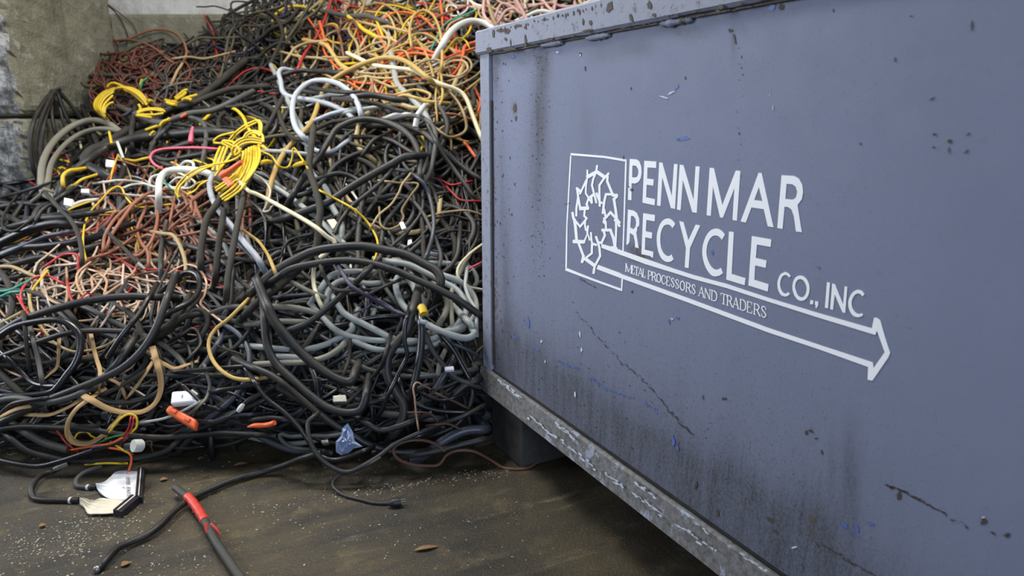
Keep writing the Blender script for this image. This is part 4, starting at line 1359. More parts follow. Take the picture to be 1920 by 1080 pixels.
traced('''
# crest
T2;red;6;u;long red cord slanting down the dark heap crest;240,375 270,310 320,240 360,170 390,100 415,30 425,-10
T2;red;4;;crimson wires at the top edge of the crest;450,60 500,50 530,35
T2;rust;5;;rust cord bent down near the ochre knot;370,150 440,145 470,200 490,300
T2;orange;6;;orange cord end curving beside the rust cord;375,180 385,220 410,260
T2;dkgrey;9;;dark grey cable lying level across the crest;440,75 520,90 620,90 700,115
T2;olive;6;;olive cable leaning across the dark crest;380,10 330,70 260,120 200,190
T2;olive;6;;second olive cable leaning across the dark crest;300,30 250,110 190,200
T2;dusty;8;;dusty black cable hanging off the crest;60,60 120,110 150,200 110,300
T2;dusty;8;;dusty black cable leaning at the crest edge;30,210 90,160 180,120 230,60
T2;dusty;7;;dusty black cable curving through the dark crest;10,330 60,280 130,240 200,250
T2;yellow;8;;short yellow scrap lying high behind the tan loops;575,140 610,170 655,195
T2;yellow;6;;yellow bit poking up beside the short scrap;700,170 712,200
T2;brown;5;;brown wire hoop beside the yellow scraps;470,190 480,140 540,110 570,150
# tan, ochre, orange region
T2;orange;7;;bright orange cord hooked beside the container corner;1165,305 1172,265 1210,243 1268,240
T2;orange;6;;orange cord arching among the tan loops;840,295 880,272 940,278 1000,298 1065,322
T2;orange;6;;orange cord lying lower among the tan loops;845,300 920,300 1000,318 1100,335 1150,310
T2;orange;5;;orange cord running toward the container rim;1065,330 1130,300 1180,285
T2;orange;5;;orange cord under the cream cord;730,355 800,330 850,310
T2;orange;5;;orange cord dropping below the tan nest;690,525 730,460 800,435
T2;orange;5;;orange stub below the ochre knot;548,478 585,500 620,520
T2;rust;6;;salmon cord lying level above the black cables;620,520 700,530 790,535
T2;rust;6;;salmon cord low beside the container corner;1060,640 1120,645 1180,665 1250,690
T2;orange;6;;orange loop beside the container, half hidden;1245,530 1262,570 1250,620
T2;ochre;9;;knotted end of ochre cord at the top of the nest;340,240 395,255 430,300 470,360 515,390
T2;tan;6;;tan cord curving in from the crest to the ochre knot;190,310 220,270 290,240 340,235
T2;tan;5;;narrow tan loop lying out from the nest;420,322 520,322 610,300 690,280 732,250 715,235 650,252 575,295
T2;tan;5;;tan cord lying level in the nest, upper one;550,400 640,432 740,440 850,430 950,408 1040,380
T2;tan;5;;tan cord lying level in the nest, middle one;520,395 600,410 700,415 800,405
T2;tan;6;;tan cord curling at the bottom of the nest;715,470 770,490 860,480 950,470
T2;tan;5;;tan hook hanging below the nest;560,440 620,432 600,480 575,512
T2;ochre;7;;ochre cord bow low in the tan nest;775,560 830,535 900,552 960,570 1060,578
T2;ochre;6;;ochre hoop in the tan nest next to the bow;830,520 900,505 980,530 960,560 880,545
T2;tan;5;;tan coil turn, outermost beside the container;1050,360 1115,320 1190,328 1212,380 1160,430 1090,455
T2;tan;5;;tan coil turn, second beside the container;1040,380 1100,345 1170,345 1190,390 1130,430 1040,420
T2;tan;5;;tan coil turn, innermost beside the container;870,390 930,350 1010,335 1060,360 1030,400 960,420
T2;tan;5;;tan coil turn drooping at the container edge;1080,500 1160,470 1230,430 1265,400
T2;ochre;5;;ochre cord slanting to the container edge;1180,510 1230,470 1268,440
T2;ochre;6;U;tall ochre hoop standing up behind the tan nest;875,260 865,200 868,140 890,85 940,58 990,80 1020,130 1040,200 1048,300 1045,380
T2;ochre;5;u;lower ochre hoop behind the tan nest;840,250 880,200 940,188 1000,212 1045,255
T2;yellow;4;;thin yellow cord at the top, beside the ochre hoop;815,180 840,130 890,85 960,70 985,40 1005,0
T2;ochre;5;;ochre cord coming down from the tall hoop;720,320 760,285 830,250 880,235
T2;ochre;5;;ochre cord arching to the orange cords;730,310 790,285 840,290 860,330
T2;teal;4;;thin teal wire slanting at the top of the heap;1000,250 1040,165 1085,120 1160,92 1240,55
T2;ochre;5;;ochre cord hanging below the nest, inner strand;1022,455 1010,540 1015,620 1020,690
T2;tan;6;u;tan loop hanging below the nest beside the container;1015,725 1080,770 1140,762 1182,725 1172,650 1140,580 1100,530 1060,490
T2;ochre;6;;ochre cord hanging below the nest, outer strand;1045,460 1050,540 1030,600
T2;cream;9;u;long cream cord running from the nest down past the container corner;580,330 660,365 760,380 880,395 950,430 1020,465 1140,510 1185,560 1215,640 1245,720 1268,775
T2;ochre;10;u;long ochre cord arching over the pale grey loop and down the heap;65,1150 75,1070 100,980 140,890 200,810 260,750 310,690 340,620 360,550 400,480 460,430 550,380 640,345 720,325 800,330 860,355 920,400 975,445
T2;white;13;U;thick dirty white cable bowing onto the container rim;1045,260 1080,200 1130,150 1200,120 1270,125 1320,150 1345,185
T2;yellow;4;;thin yellow wire crossing behind the dirty white cable;1080,270 1130,215 1180,230 1200,270
# blush tangle above rim
L;blush;8;u;thick blush strand leaning on the container rim;580,-40 640,70 700,180 750,270
L;blush;7;;blush strand falling toward the dirty white cable;230,-20 260,90 330,220 430,330
L;blush;7;;blush strand at the edge of the rim tangle;190,-10 180,120 200,220 300,320
L;blush;6;;blush strand curling inside the rim tangle;350,170 400,60 480,50 560,90 650,160
L;blush;6;;blush strand arched low over the rim;400,240 460,150 540,110 600,120
L;tan;7;;tan strand mixed into the blush wires;270,140 300,240 350,330
L;white;8;;white strand lying along the rim behind the blush wires;750,200 850,155 950,140 1050,160
L;olive;6;;dark olive strand slanting over the rim;1000,0 880,80 760,160
L;blush;6;;blush strand lying along the rim, second row;900,60 1050,40 1200,90 1400,70
L;orange;5;;orange strand lying along the container rim;1250,120 1330,125 1450,90
L;white;7;;white strand end sticking out over the rim;1480,50 1560,10 1640,-10
# pale grey loop area
T2;palegrey;10;;pale grey cable hooked behind the pale grey loop;205,398 150,388 128,410 140,460 152,520 200,545 290,560 390,580 470,610 520,640 548,675
T2;palegrey;9;;pale grey length inside the pale grey loop, lower;350,670 420,642 500,622 600,605
T2;grey;9;;grey length inside the pale grey loop, upper;360,545 440,530 520,545
T2;grey;9;;grey cable lying level right of the pale grey loop;520,630 640,608 740,598
T2;grey;9;;grey cable lying below the pale grey loop;100,850 200,856 300,870
T2;palegrey;9;;pale grey bow below the pale grey loop;285,812 350,850 430,850 505,800
T2;white;9;;dirty white cable lying level before the tan loop;745,658 800,640 860,645
T2;palegrey;11;U;pale grey cable standing as a big open loop;270,775 225,720 205,640 212,560 240,510 290,470 345,452 410,455 480,480 540,530 575,590 592,650
T2;black;10;;black cable lying above the pale grey loop;140,425 240,398 340,400 460,408
T2;black;13;;thick black cable lying level below the salmon cord;540,545 640,535 740,550 810,562
T2;dusty;10;;dusty black cable parallel under the thick level one;540,565 660,580 760,610 830,632
T2;black;9;;black cable passing inside the pale grey loop;340,500 450,515 560,520
T2;dusty;9;;dusty black cable crossing below the pale grey loop;330,730 420,690 500,675 600,660
T2;dusty;9;;dusty cable dropping steeply left of the pale grey loop;125,620 150,700 200,770 280,790
T2;dusty;10;;dusty cable rising toward the yellow hank;0,790 60,720 110,630
# arching black cables
T2;black;10;;black cable arch, uppermost of the arching group;560,770 660,772 760,790 830,830 885,862
T2;black;9;;black cable sloping under the arches;600,870 660,790 700,770
T2;dkgrey;10;u;grey-black cable arch ending upright near the container;800,662 880,650 950,670 1000,720 1012,790 1000,870 980,960 945,1025
T2;black;12;;black cable sloping straight toward the container corner;880,720 960,760 1040,840 1120,910 1200,970 1260,1010
T2;black;10;;black cable sloping beside the straight one;1010,790 1060,880 1120,960 1180,1045 1225,1110
T2;black;13;U;big black cable arch over the middle of the heap;200,1110 240,1040 300,950 360,870 410,790 450,730 520,690 600,670 700,680 790,710 860,760 900,820 920,900 922,1010
T2;black;9;;black cable behind the big arch, dropping steeply;960,830 960,900 930,1000
T4;slate;9;u;slate cable arching from the thick black diagonal;770,110 860,130 940,190 980,280 1000,400 990,500 955,610
T4;dkgrey;8;;dark grey cable arching lower than the slate one;700,270 790,255 870,280 940,360 980,440 1020,530 1040,600 1030,660
T4;black;10;;black cable curving behind the knotted tan lead;705,530 720,430 770,360 830,290
T4;black;10;;black cable falling into the grey coil;700,580 700,680 730,780 810,890
T4;dusty;5;;thin dark cord curving to the container edge;1010,495 1080,460 1180,460 1275,500
T4;dusty;5;;thin dark cord lying above the curving one;1020,385 1100,370 1200,395 1275,400
T4;dusty;5;;thin dark cord hanging along the container edge;1235,130 1240,220 1272,305
T4;black;5;;thin black cord arched behind the upright black cables;148,600 150,560 200,505 310,478
T4;black;6;;thin black cable curling below the slate arch;830,560 900,520 965,450
T4;red;5;;small red wire bow near the container corner;1100,240 1150,285 1240,292
T4;red;4;;dark red wires poking out near the container corner;1055,180 1100,200 1180,185
T4;pink;5;;small pink wire end near the container, above the grey coil;1180,680 1245,648
T4;tan;5;;ochre wire lying level near the container edge;1000,370 1060,355 1180,345 1275,370
T4;black;16;Us;thick black diagonal cable crossing the middle of the heap;180,380 270,352 400,300 520,222 640,150 750,90 830,45 895,38
T4;black;9;Ua;black cable with a cut end near the yellow chunk;442,475 470,410 540,320 640,240 710,180 745,140
T4;dusty;15;Us;thick dusty cable dropping from the big arch to the stacked grey loops;310,-10 300,110 335,220 360,330 352,420 340,540 290,620 200,710 100,790 0,870 -60,930
T4;yellow;5;u;thin yellow cord trailing over the centre of the heap;365,235 430,270 540,330 610,390 660,460 685,530 670,610 630,680
T4;tan;5;u;knotted tan lead bent in a triangle;730,180 820,190 912,195 870,260 820,340 830,380 800,430 740,450 700,425 695,370
T4;tan;5;u;tan lead crossing through the knotted one;650,435 690,370 760,310 805,240 820,200 860,148
T4;cream;6;u;cream cord bent in an elbow against the container;1285,525 1200,590 1140,660 1138,720 1190,770 1285,792
T2;yellow;4;u;thin yellow wire zigzagging beside the yellow hank;40,855 90,880 130,935 180,940 205,880 210,830 250,880 290,945
T4;cream;9;U;kinked cream cord falling from the yellow hank to the grey loops;-75,200 -40,235 0,250 80,290 180,345 260,390 340,440 400,490 440,515 440,545 400,580 350,620 325,680 325,760 345,830 370,885
T4;white;4;;thin white wire hooked above the kinked cream cord;0,145 40,170 80,230 60,310 40,350 75,345 85,325
''')
traced('''
# grey coil group
T4;grey;13;;grey loop far behind in the stacked grey loops;360,790 420,712 500,690 580,688
T4;grey;13;;grey loop crossing at the back of the stack;395,890 400,820 440,760 510,735 620,755 700,752
T4;dirtygrey;13;;grimy grey cable lying level in the stack, upper;80,885 200,890 310,912 370,935
T4;dirtygrey;13;;grimy grey cable lying level in the stack, lower;-10,980 130,968 270,972
T4;dirtygrey;11;;grimy grey length beside the kinked cream cord;225,760 300,800 380,832
T6;grey;13;;long grey bow sweeping under the stack to the black droop;0,270 100,280 250,286 370,265 480,215 542,172 540,150
T6;grey;13;;grey bow second below the long one;120,325 220,330 340,345 450,300 495,250
T6;dirtygrey;13;;grimy grey bow lowest of the stack;0,370 150,362 290,355 400,325 470,280
T6;grey;13;;grey cable curving from the kinked cream cord to the coil;380,110 440,170 530,212 640,232 745,237
T6;grey;14;;bright grey cable from the stack into the coil;465,40 500,85 600,140 700,190 790,232 900,240
T6;grey;13;;grey coil turn lowest, running to the black cables;555,240 660,282 770,292 900,282 1000,255 1080,215
T6;grey;13;;grey coil turn under the lowest, at the back;780,250 900,240 1000,225 1060,190
T4;grey;13;;grey coil turn at the back of the coil;760,632 860,650 950,692 1010,722 1070,755 1130,792 1182,860 1175,930 1120,1005
T4;grey;13;;grey coil turn outermost toward the container;1050,708 1140,740 1210,802 1238,880 1215,960 1130,1012 1060,1025
T4;dirtygrey;13;;grey coil turn inside, dropping steeply;1035,800 1075,860 1062,930 1025,985
T4;dirtygrey;12;;grimy grey cable end inside the coil;880,720 900,770 940,850
T4;grey;14;U;brightest grey coil turn, looping in front of the coil;935,880 900,800 870,745 830,712 795,725 790,790 830,880 900,945 1000,1005 1100,1045 1180,1062 1228,1040 1222,1000 1185,960
T4;grey;8;u;thin grey cable end standing up from the coil;1182,715 1178,770 1200,840 1235,900 1240,980
# black cables over the coils
T4;black;18;Us;thickest black arc passing above the grey coil;-10,790 100,690 220,620 330,572 470,550 600,545 720,565 840,590 940,640 1010,680 1040,730 1030,790
T4;black;15;Us;long black arc from the uprights to the container corner;120,720 200,672 350,640 500,625 640,640 780,680 900,732 1030,790 1150,855 1290,955
T4;black;13;U;black cable slanting over the stacked grey loops;165,1025 280,980 370,920 460,840 540,770 625,685
T4;dusty;8;u;dark cable hooking down beside the cream cord;370,675 400,740 450,790 570,792
T4;purple;9;u;violet-black cable slanting into the grey coil;480,685 540,770 640,832 740,890 840,935
T4;black;7;;short black cable crossing over the violet-black one;640,812 720,772 795,740
T4;purple;4;;thin violet wire curl under the slanting cables;590,905 630,890 650,860
# copper nest and coloured wires
T3;copper;5;t;copper wire leading out of the nest toward the knotted cable;270,588 400,640 550,690 700,712 850,740 950,748
T3;silver;5;t;silvery wire bent to a stub on top of the nest;190,695 210,640 260,600 335,535
T3;copper;6;t;copper loop rounding the near flank of the nest;235,740 245,800 300,855 420,885 560,835 660,770
T3;silver;6;t;silvery loop rounding the top of the nest;235,760 240,700 280,660 380,648 450,640
T3;copper;5;t;copper hoop in the middle of the nest;505,850 445,790 430,720 450,680 500,640
T3;silver;5;t;silvery loop beside the black cable over the nest;692,690 690,770 720,812 800,815 870,795
T3;copper;5;t;copper strand hanging down through the nest;365,905 378,800 375,690
T3;silver;5;t;silvery strand lying deep in the nest;200,850 260,790 340,770 430,800 520,790
T3;silver;6;t;silvery strand crossing the nest low;290,900 400,880 520,800 580,720
T3;copper;5;t;copper ring low in the nest above the black arc;520,760 515,720 560,700 600,740 590,800
T3;silver;4;;silvery strand falling steeply at the nest front;210,820 215,900 230,960
T3;silver;4;;silvery strand falling steeply beside the first one;260,810 280,880 310,950
T3;silver;5;;silvery strands slanting out below the black arc;600,880 560,930 510,1000
T3;silver;5;;silvery strand slanting beside the others below the black arc;640,890 600,950 560,1010
T3;copper;5;t;copper wire looping around the knotted black cable;950,695 1040,650 1110,665 1160,740 1150,820 1128,870 1190,925 1255,975
T3;copper;4;;copper wire hanging from the nest side;680,870 705,930 700,1000
T3;red;5;u;red wire hoop at the near side of the nest;170,935 125,870 120,800 170,735 260,710 350,752
T3;red;5;;red wire hoop behind the nest;280,640 350,595 430,590 440,640
T3;red;4;;red wire poking out in the nest middle;430,860 490,810 530,830
T3;red;4;;short red wire inside the nest;385,770 400,840 430,870
T3;red;5;;red wire low in front of the nest;120,865 160,930 215,960 240,1040
T3;teal;6;;upper teal wire at the frame edge beside the nest;-10,800 60,790 145,748
T3;teal;6;;lower teal wire at the frame edge beside the nest;-10,835 60,805 120,800
T3;tan;8;;tan cable end entering at the frame edge beside the nest;-20,662 70,662 150,695
T3;tan;7;;tan cable end lying below the teal wires;-10,985 50,955 105,925
T3;yellow;5;;dull yellow strand looping down from the nest;240,715 190,780 165,860 185,930 235,990
T3;tan;6;u;tan cord drooping from the nest in a wide bow;170,860 190,940 240,1010 310,1090 400,1135 480,1135 580,1110 665,1065
''')
traced('''
# knotted black cable
T3;dusty;12;;knotted black cable loop, lying behind;1050,1000 1090,910 1150,915 1168,980 1130,1060
T3;dusty;13;;black cable coming out of the knot, lower strand;890,1050 960,990 1040,940 1100,930
T3;dusty;13;;black cable folded inside the knot;800,1080 900,1020 980,960 1020,900
T3;gloss;12;U;knotted black cable, its upper bight beside the copper nest;890,985 930,930 1010,890 1080,850 1122,780 1112,710 1060,690 1000,720 940,770
T3;black;8;;black cable under the knot to the tan ring cord;1010,1050 1090,1010 1130,1090 1080,1160
T4;ochre;7;;ochre cord stub curving above the drooping black cables;-30,485 20,525 70,600 100,670
T5;ochre;8;U;ochre cord sweeping in a C beside the grey bows;1370,30 1290,110 1215,170 1175,240 1185,320 1230,390 1300,440 1370,455 1440,452
T6;tan;7;;tan cable end peeping from the drooping black cables;0,455 60,445 140,425
# long black arcs
T5;black;16;Us;largest black arc sweeping over the copper nest;-20,210 100,132 200,92 330,52 500,12 700,-12 900,-8
T5;gloss;14;Us;glossy black cable bending in a loop below the largest arc;-20,225 80,160 200,130 320,120 400,150 448,205 450,290 420,370 375,430 330,490 285,528 180,545 60,548 -20,552
T5;black;12;s;black cable second below the largest arc;-20,335 100,290 250,232 400,190 560,180 710,185
T5;gloss;11;;short glossy black cable dropping at the frame edge;40,330 120,410 200,480 330,495
T5;dusty;9;;dusty cable hanging beside the glossy loop;140,150 150,260 165,370
T5;dkgrey;10;;dark grey cable hanging inside the glossy loop;190,240 215,340 235,450
T5;gloss;11;Ua;glossy black cable leaning up behind the copper nest;605,330 650,260 700,190 780,90 840,-10
T5;black;18;s;thick black cable under the long rising one;360,560 500,500 640,390 700,310
T5;black;16;Us;long black cable rising from the frame edge to the knot;-20,712 100,650 250,580 400,520 550,460 690,390 800,290 870,180 910,80 950,-30
T5;black;12;;black cable bowing below the long rising one;500,550 600,580 720,582 820,560 890,525 945,440
T5;dkgrey;14;;dark grey cable lying flat beneath the rising ones;-20,575 100,560 250,585 380,560 480,520
T5;black;10;;black cable low at the frame edge above the flat ribbon;-10,660 60,600 120,580 260,560
T5;dusty;10;;dusty cable lying behind the flat tan ribbon;600,530 700,480 800,420
T5;gloss;10;s;glossy cable stretching behind the white adaptor;1000,410 1130,400 1250,390 1400,380
T5;gloss;11;s;glossy cable stretching below the ochre sweep;1230,515 1330,500 1450,480
T5;black;13;s;black cable rising from the orange socket to the droop;1100,740 1220,690 1320,640 1440,590 1500,560
T5;black;11;s;black cable beside the orange socket, lower;1110,690 1230,690 1330,640 1400,570 1500,520
T5;gloss;11;a;glossy cable end lying over the white adaptor;1030,490 1090,550 1150,600 1230,620
T5;slate;9;;slate cable behind the small orange plug;1180,700 1300,660 1420,650
# flat tan
T5;flat;12;f;pale flat tan ribbon end at the frame edge;10,660 100,618 200,598
T5;flat;10;f;brownish flat ribbon lying behind the pale end;170,652 280,652 380,612 435,580
T5;flat;13;fu;flat tan ribbon cable bent down to the floor;510,560 430,620 382,700 385,770 430,810 510,810 590,760 640,708
T5;flat;13;fu;flat tan ribbon cable sweeping in a U and up;505,565 600,615 700,640 800,635 870,590 902,520 902,440 885,370
T5;flat;9;f;flat tan stub leaning beside the big U;722,550 770,490 820,415
T5;flat;9;f;flat tan stub lying right of the big U;920,365 980,392 1042,375
T5;flat;8;f;flat tan strip hanging under the copper nest;520,240 540,330 562,400 560,475
T5;flat;7;f;flat tan strip curling behind the rising cables;620,450 680,490 702,555
T5;flat;8;f;flat tan strip seen through the glossy loop;330,290 322,380 280,425
# drooping loops right of centre
T6;dkgrey;11;s;dark grey cable lying level behind the droops;530,350 640,400 740,420 900,440 1100,420 1285,388
T6;black;18;s;black cable end lying into the container foot;1095,560 1170,492 1285,440
T6;gloss;13;;bluish glossy cable bending along the floor to the container foot;808,455 840,550 920,600 1030,630 1160,638 1290,645
T6;dkgrey;11;;dark grey cable falling from the coil to the foot;955,200 1000,300 1070,390 1130,450 1210,482
T6;gloss;10;;glossy cable falling from the coil behind it;1040,205 1110,290 1160,380 1205,460
T6;slate;8;;slate cable leaving the coil toward the container;1110,255 1200,292 1290,345
T6;black;9;;short cable crossing the bluish glossy one;1000,510 1080,490 1140,460
T6;black;20;Us;thick upright black cable dropping from the coil;885,50 868,110 848,185 780,260 742,330 740,430 790,530 832,600 820,690 765,780
T6;gloss;16;Us;glossy upright black cable dropping beside the thick one;925,110 932,180 925,300 900,430 878,530
T6;gloss;9;U;glossy black cable swinging down to the floor;850,100 838,160 838,250 850,320 812,400 750,530 700,640 620,720 530,745
T6;black;9;u;black cable bowing from the upright to the drooping loop;742,265 710,370 640,460 550,550 505,590
T6;black;17;Us;lower thick drooping black loop;45,90 60,250 110,360 200,450 300,540 400,610 500,640 580,630 612,580 622,525
T6;black;20;Us;upper thick drooping black loop with its end tucked in;55,20 100,120 170,210 240,290 330,370 420,432 495,465 540,462 552,425
T6;black;15;s;black cable sloping under the drooping loops to the floor;-20,385 100,440 230,540 340,630 440,705 550,772 640,822 770,858 900,862 1010,850
T6;dusty;8;;small grey cable end hanging under the droop;530,240 525,330 495,420
T6;dusty;10;;dusty cable sloping beneath the droop;150,470 250,560 340,640
T6;slate;14;s;bluish thick cable at the toe of the heap;-10,760 90,812 200,852 312,862
T6;dkgrey;9;;grey cable bent in a hook at the toe;310,850 200,835 140,790 140,762 200,775 300,772 420,772 490,760
T6;black;13;s;black cable lying level behind the small orange plug;-20,682 80,672 175,682
T6;gloss;16;s;black glossy sleeve at the toe beside the container foot;770,825 860,790 945,760
T6;slate;21;s;very thick blue-black sleeve entering under the container;1000,840 1080,785 1180,742 1300,735
T6;black;14;s;black cable lying between the film scrap and the sleeve;620,700 700,740 800,720 880,690
T6;black;14;s;black cable at the toe under the blue-black sleeve;880,880 1000,860 1120,830 1290,790
T6;gloss;10;Us;shiny black cable sliding down to the film scrap;-10,465 60,560 160,640 240,720 285,785 330,850 380,893 450,907 540,882 625,848
T6;black;10;u;black power cord looping at the toe of the heap;330,660 292,700 305,800 350,885 430,950 520,975 620,930 700,880 780,820 930,750 1050,702 1170,660 1290,595
T6;copper;4;u;bare copper wire standing at the toe;912,722 900,640 893,560 885,500 905,470 942,490
T6;brown;5;;thin brown wire arched behind the copper one;900,640 950,640 1000,660 1020,690
T6;brown;5;;brown wire low behind the flat brown loop;1000,710 1080,705 1160,740
T6;brown;6;t;brown wire crossing below the bluish cable;1030,540 1100,570 1180,610
# along the floor edge
T5;black;12;s;black cable lying level along the toe, uppermost;-20,738 120,720 300,725 500,737 700,765 900,780 1060,772 1250,757 1450,766
T5;dkgrey;17;b;cut dark grey sleeve at the toe near the frame edge;150,755 250,810 385,850
T5;black;13;s;corrugated black sheath along the toe of the heap;50,775 150,850 250,882 420,912 600,907 800,890 930,860 995,805
T5;gloss;12;s;glossy cable along the floor crossing the corrugated sheath;-20,905 100,930 220,942 350,912 500,862 650,812 730,775
T5;yellow;5;;short yellow stub lying on the floor before the sheath;525,930 600,925 672,926
T5;yellow;5;u;thin yellow wire hooping over the toe;620,745 660,690 720,650 765,665 768,720 740,752
T5;red;4;;thin red wire beside the yellow hoop;700,790 740,730 752,672
T5;red;4;;second thin red wire beside the yellow hoop;690,780 722,730 735,672
T5;green;4;;green wire lying inside the flat ribbon bend;560,810 620,782 695,765
T5;orange;5;;orange-red wires lying along the sheath;400,850 520,830 620,815 695,780
T5;orange;5;;orange wire trailing to the ribbon connector;620,840 690,852 735,880 738,920 725,965
T5;yellow;5;;yellow wire end before the white cap;660,830 690,850 722,866
T5;red;4;;red wire curl beside the cut sleeve;350,780 372,810 412,842
T5;purple;4;;violet wire among the orange ones;510,845 540,835 575,830
T5;yellow;4;;yellow wire ring inside the flat ribbon bend;418,790 440,755 490,750 510,770
T5;brown;4;;brown wire curl beside the white cap;800,825 830,798 855,805 850,832
T5;grey;6;U;grey cord lying across the orange socket;830,692 930,672 1040,625 1105,590
T5;dirtygrey;7;;grey cord curving up from the white adaptor;1165,425 1180,490 1160,560 1110,610
''')

# ------------------------------------------------------------------ cords lying free on the floor
def floor_pts(tile, s, r, step=4.0):
    """Pixels of something on the floor (or on the toe of the heap) -> points resting there."""
    q = catmull(tp(tile, s), step)
    t, D = march(q, r)
    t = settle(t, 4)
    P = CAM + D * t[:, None]
    P[:, 2] = np.maximum(P[:, 2], r)
    return P


def floor_cable(name, mat, tile, s, r, label, cat='cable', parent=None, bumps=(), prof='round'):
    P = floor_pts(tile, s, r)
    V, F = tube_data(P, r, SIDES(r), prof)
    o = link_mesh(name, V, F, M[mat], parent, True)
    imprint(P, r)
    if label:
        tag(o, label, cat)
    return o, P


def add_part(name, P, r, mat, parent, sides=10, radii=None, prof='round'):
    V, F = tube_data(P, r, sides, prof, radii)
    return link_mesh(name, V, F, M[mat], parent, True)


# long black cable across the floor, bare wire at its cut end
c, P = floor_cable('black_cable', 'black', 'T7', '2320,190 2180,230 2080,270 1960,310 1851,340 1700,380 1550,440 1420,500 1310,570 1230,640 1150,720 1050,790 930,840 850,880 790,940 740,1000 715,1045', 0.0105, 'single black cable lying across the bare floor with frayed silver end')
d = (P[-1] - P[-2]) / np.linalg.norm(P[-1] - P[-2])
add_part('frayed_end', [P[-1], P[-1] + d * 0.006, P[-1] + d * 0.012], 0.009, 'metalgrey', c, 8, [0.0095, 0.0105, 0.006])

# grey cable with red tape coming toward us
c, P = floor_cable('grey_cable', 'dkgrey', 'T7', '1268,440 1330,490 1380,530 1450,630 1500,720 1560,830 1620,920 1700,1040 1760,1120 1850,1240', 0.0120, 'grimy grey cable wrapped with red tape lying on the floor toward us')
q = np.array([on_z(x, y, 0.0120) for x, y in tp('T7', '1378,535 1505,705')])
i0, i1 = (int(np.argmin(np.linalg.norm(P - v, axis=1))) for v in q)
tape = P[i0:i1 + 1].copy()
tape[:, 2] += 0.0008
rad = [0.0136 + 0.0010 * math.sin(i * 2.1) for i in range(len(tape))]
tag(add_part('red_tape_wrap', tape, 0.0185, 'redtape', c, 12, rad), 'crinkled red tape wrapped around the cable')
for s in ('1490,690 1488,730 1497,768', '1520,700 1560,740 1590,782'):
    add_part('tape_tail', floor_pts('T7', s, 0.004), 0.004, 'redtape', c, 6, prof='flat')

# power cord with a moulded plug
cord, P = floor_cable('power_lead', 'black', 'T8', '790,330 720,372 620,412 530,442 492,480 492,520 560,570 680,600 780,628 835,624', 0.0055, 'thin black power cord snaking on the floor, ending in a moulded plug', 'cord')
a, b = on_z(*tp('T8', '832,622')[0], 0.014), on_z(*tp('T8', '915,612')[0], 0.014)
ax = (b - a) / np.linalg.norm(b - a)
L = np.linalg.norm(b - a)
Q = [a + ax * L * t for t in (0, .12, .3, .5, .8, 1.0)]
pl = add_part('plug_body', Q, 0.013, 'black', cord, 10, [0.006, 0.0075, 0.0125, 0.0145, 0.0145, 0.0135])
sd = np.cross(ax, [0, 0, 1])
for o_, z_ in ((0.006, 0.003), (-0.006, 0.003)):
    p0 = Q[-1] + sd * o_ + np.array([0, 0, z_])
    slab('prong', p0 + ax * 0.007, ax * 0.009, sd * 0.0009, (0, 0, 0.0032), M['metalgrey'], pl, 0.0004)

# brown twin wire making a flat loop
floor_cable('brown_wire', 'brown', 'T8', '1820,320 1740,385 1640,412 1560,392 1480,342 1380,292 1280,286 1210,312 1165,368 1120,382 1000,376 910,346 872,302 882,258 950,226 1050,220 1140,246 1195,290', 0.0055, 'brown twin wire making a flat loop on the floor by the container foot', 'wire', prof='twin')

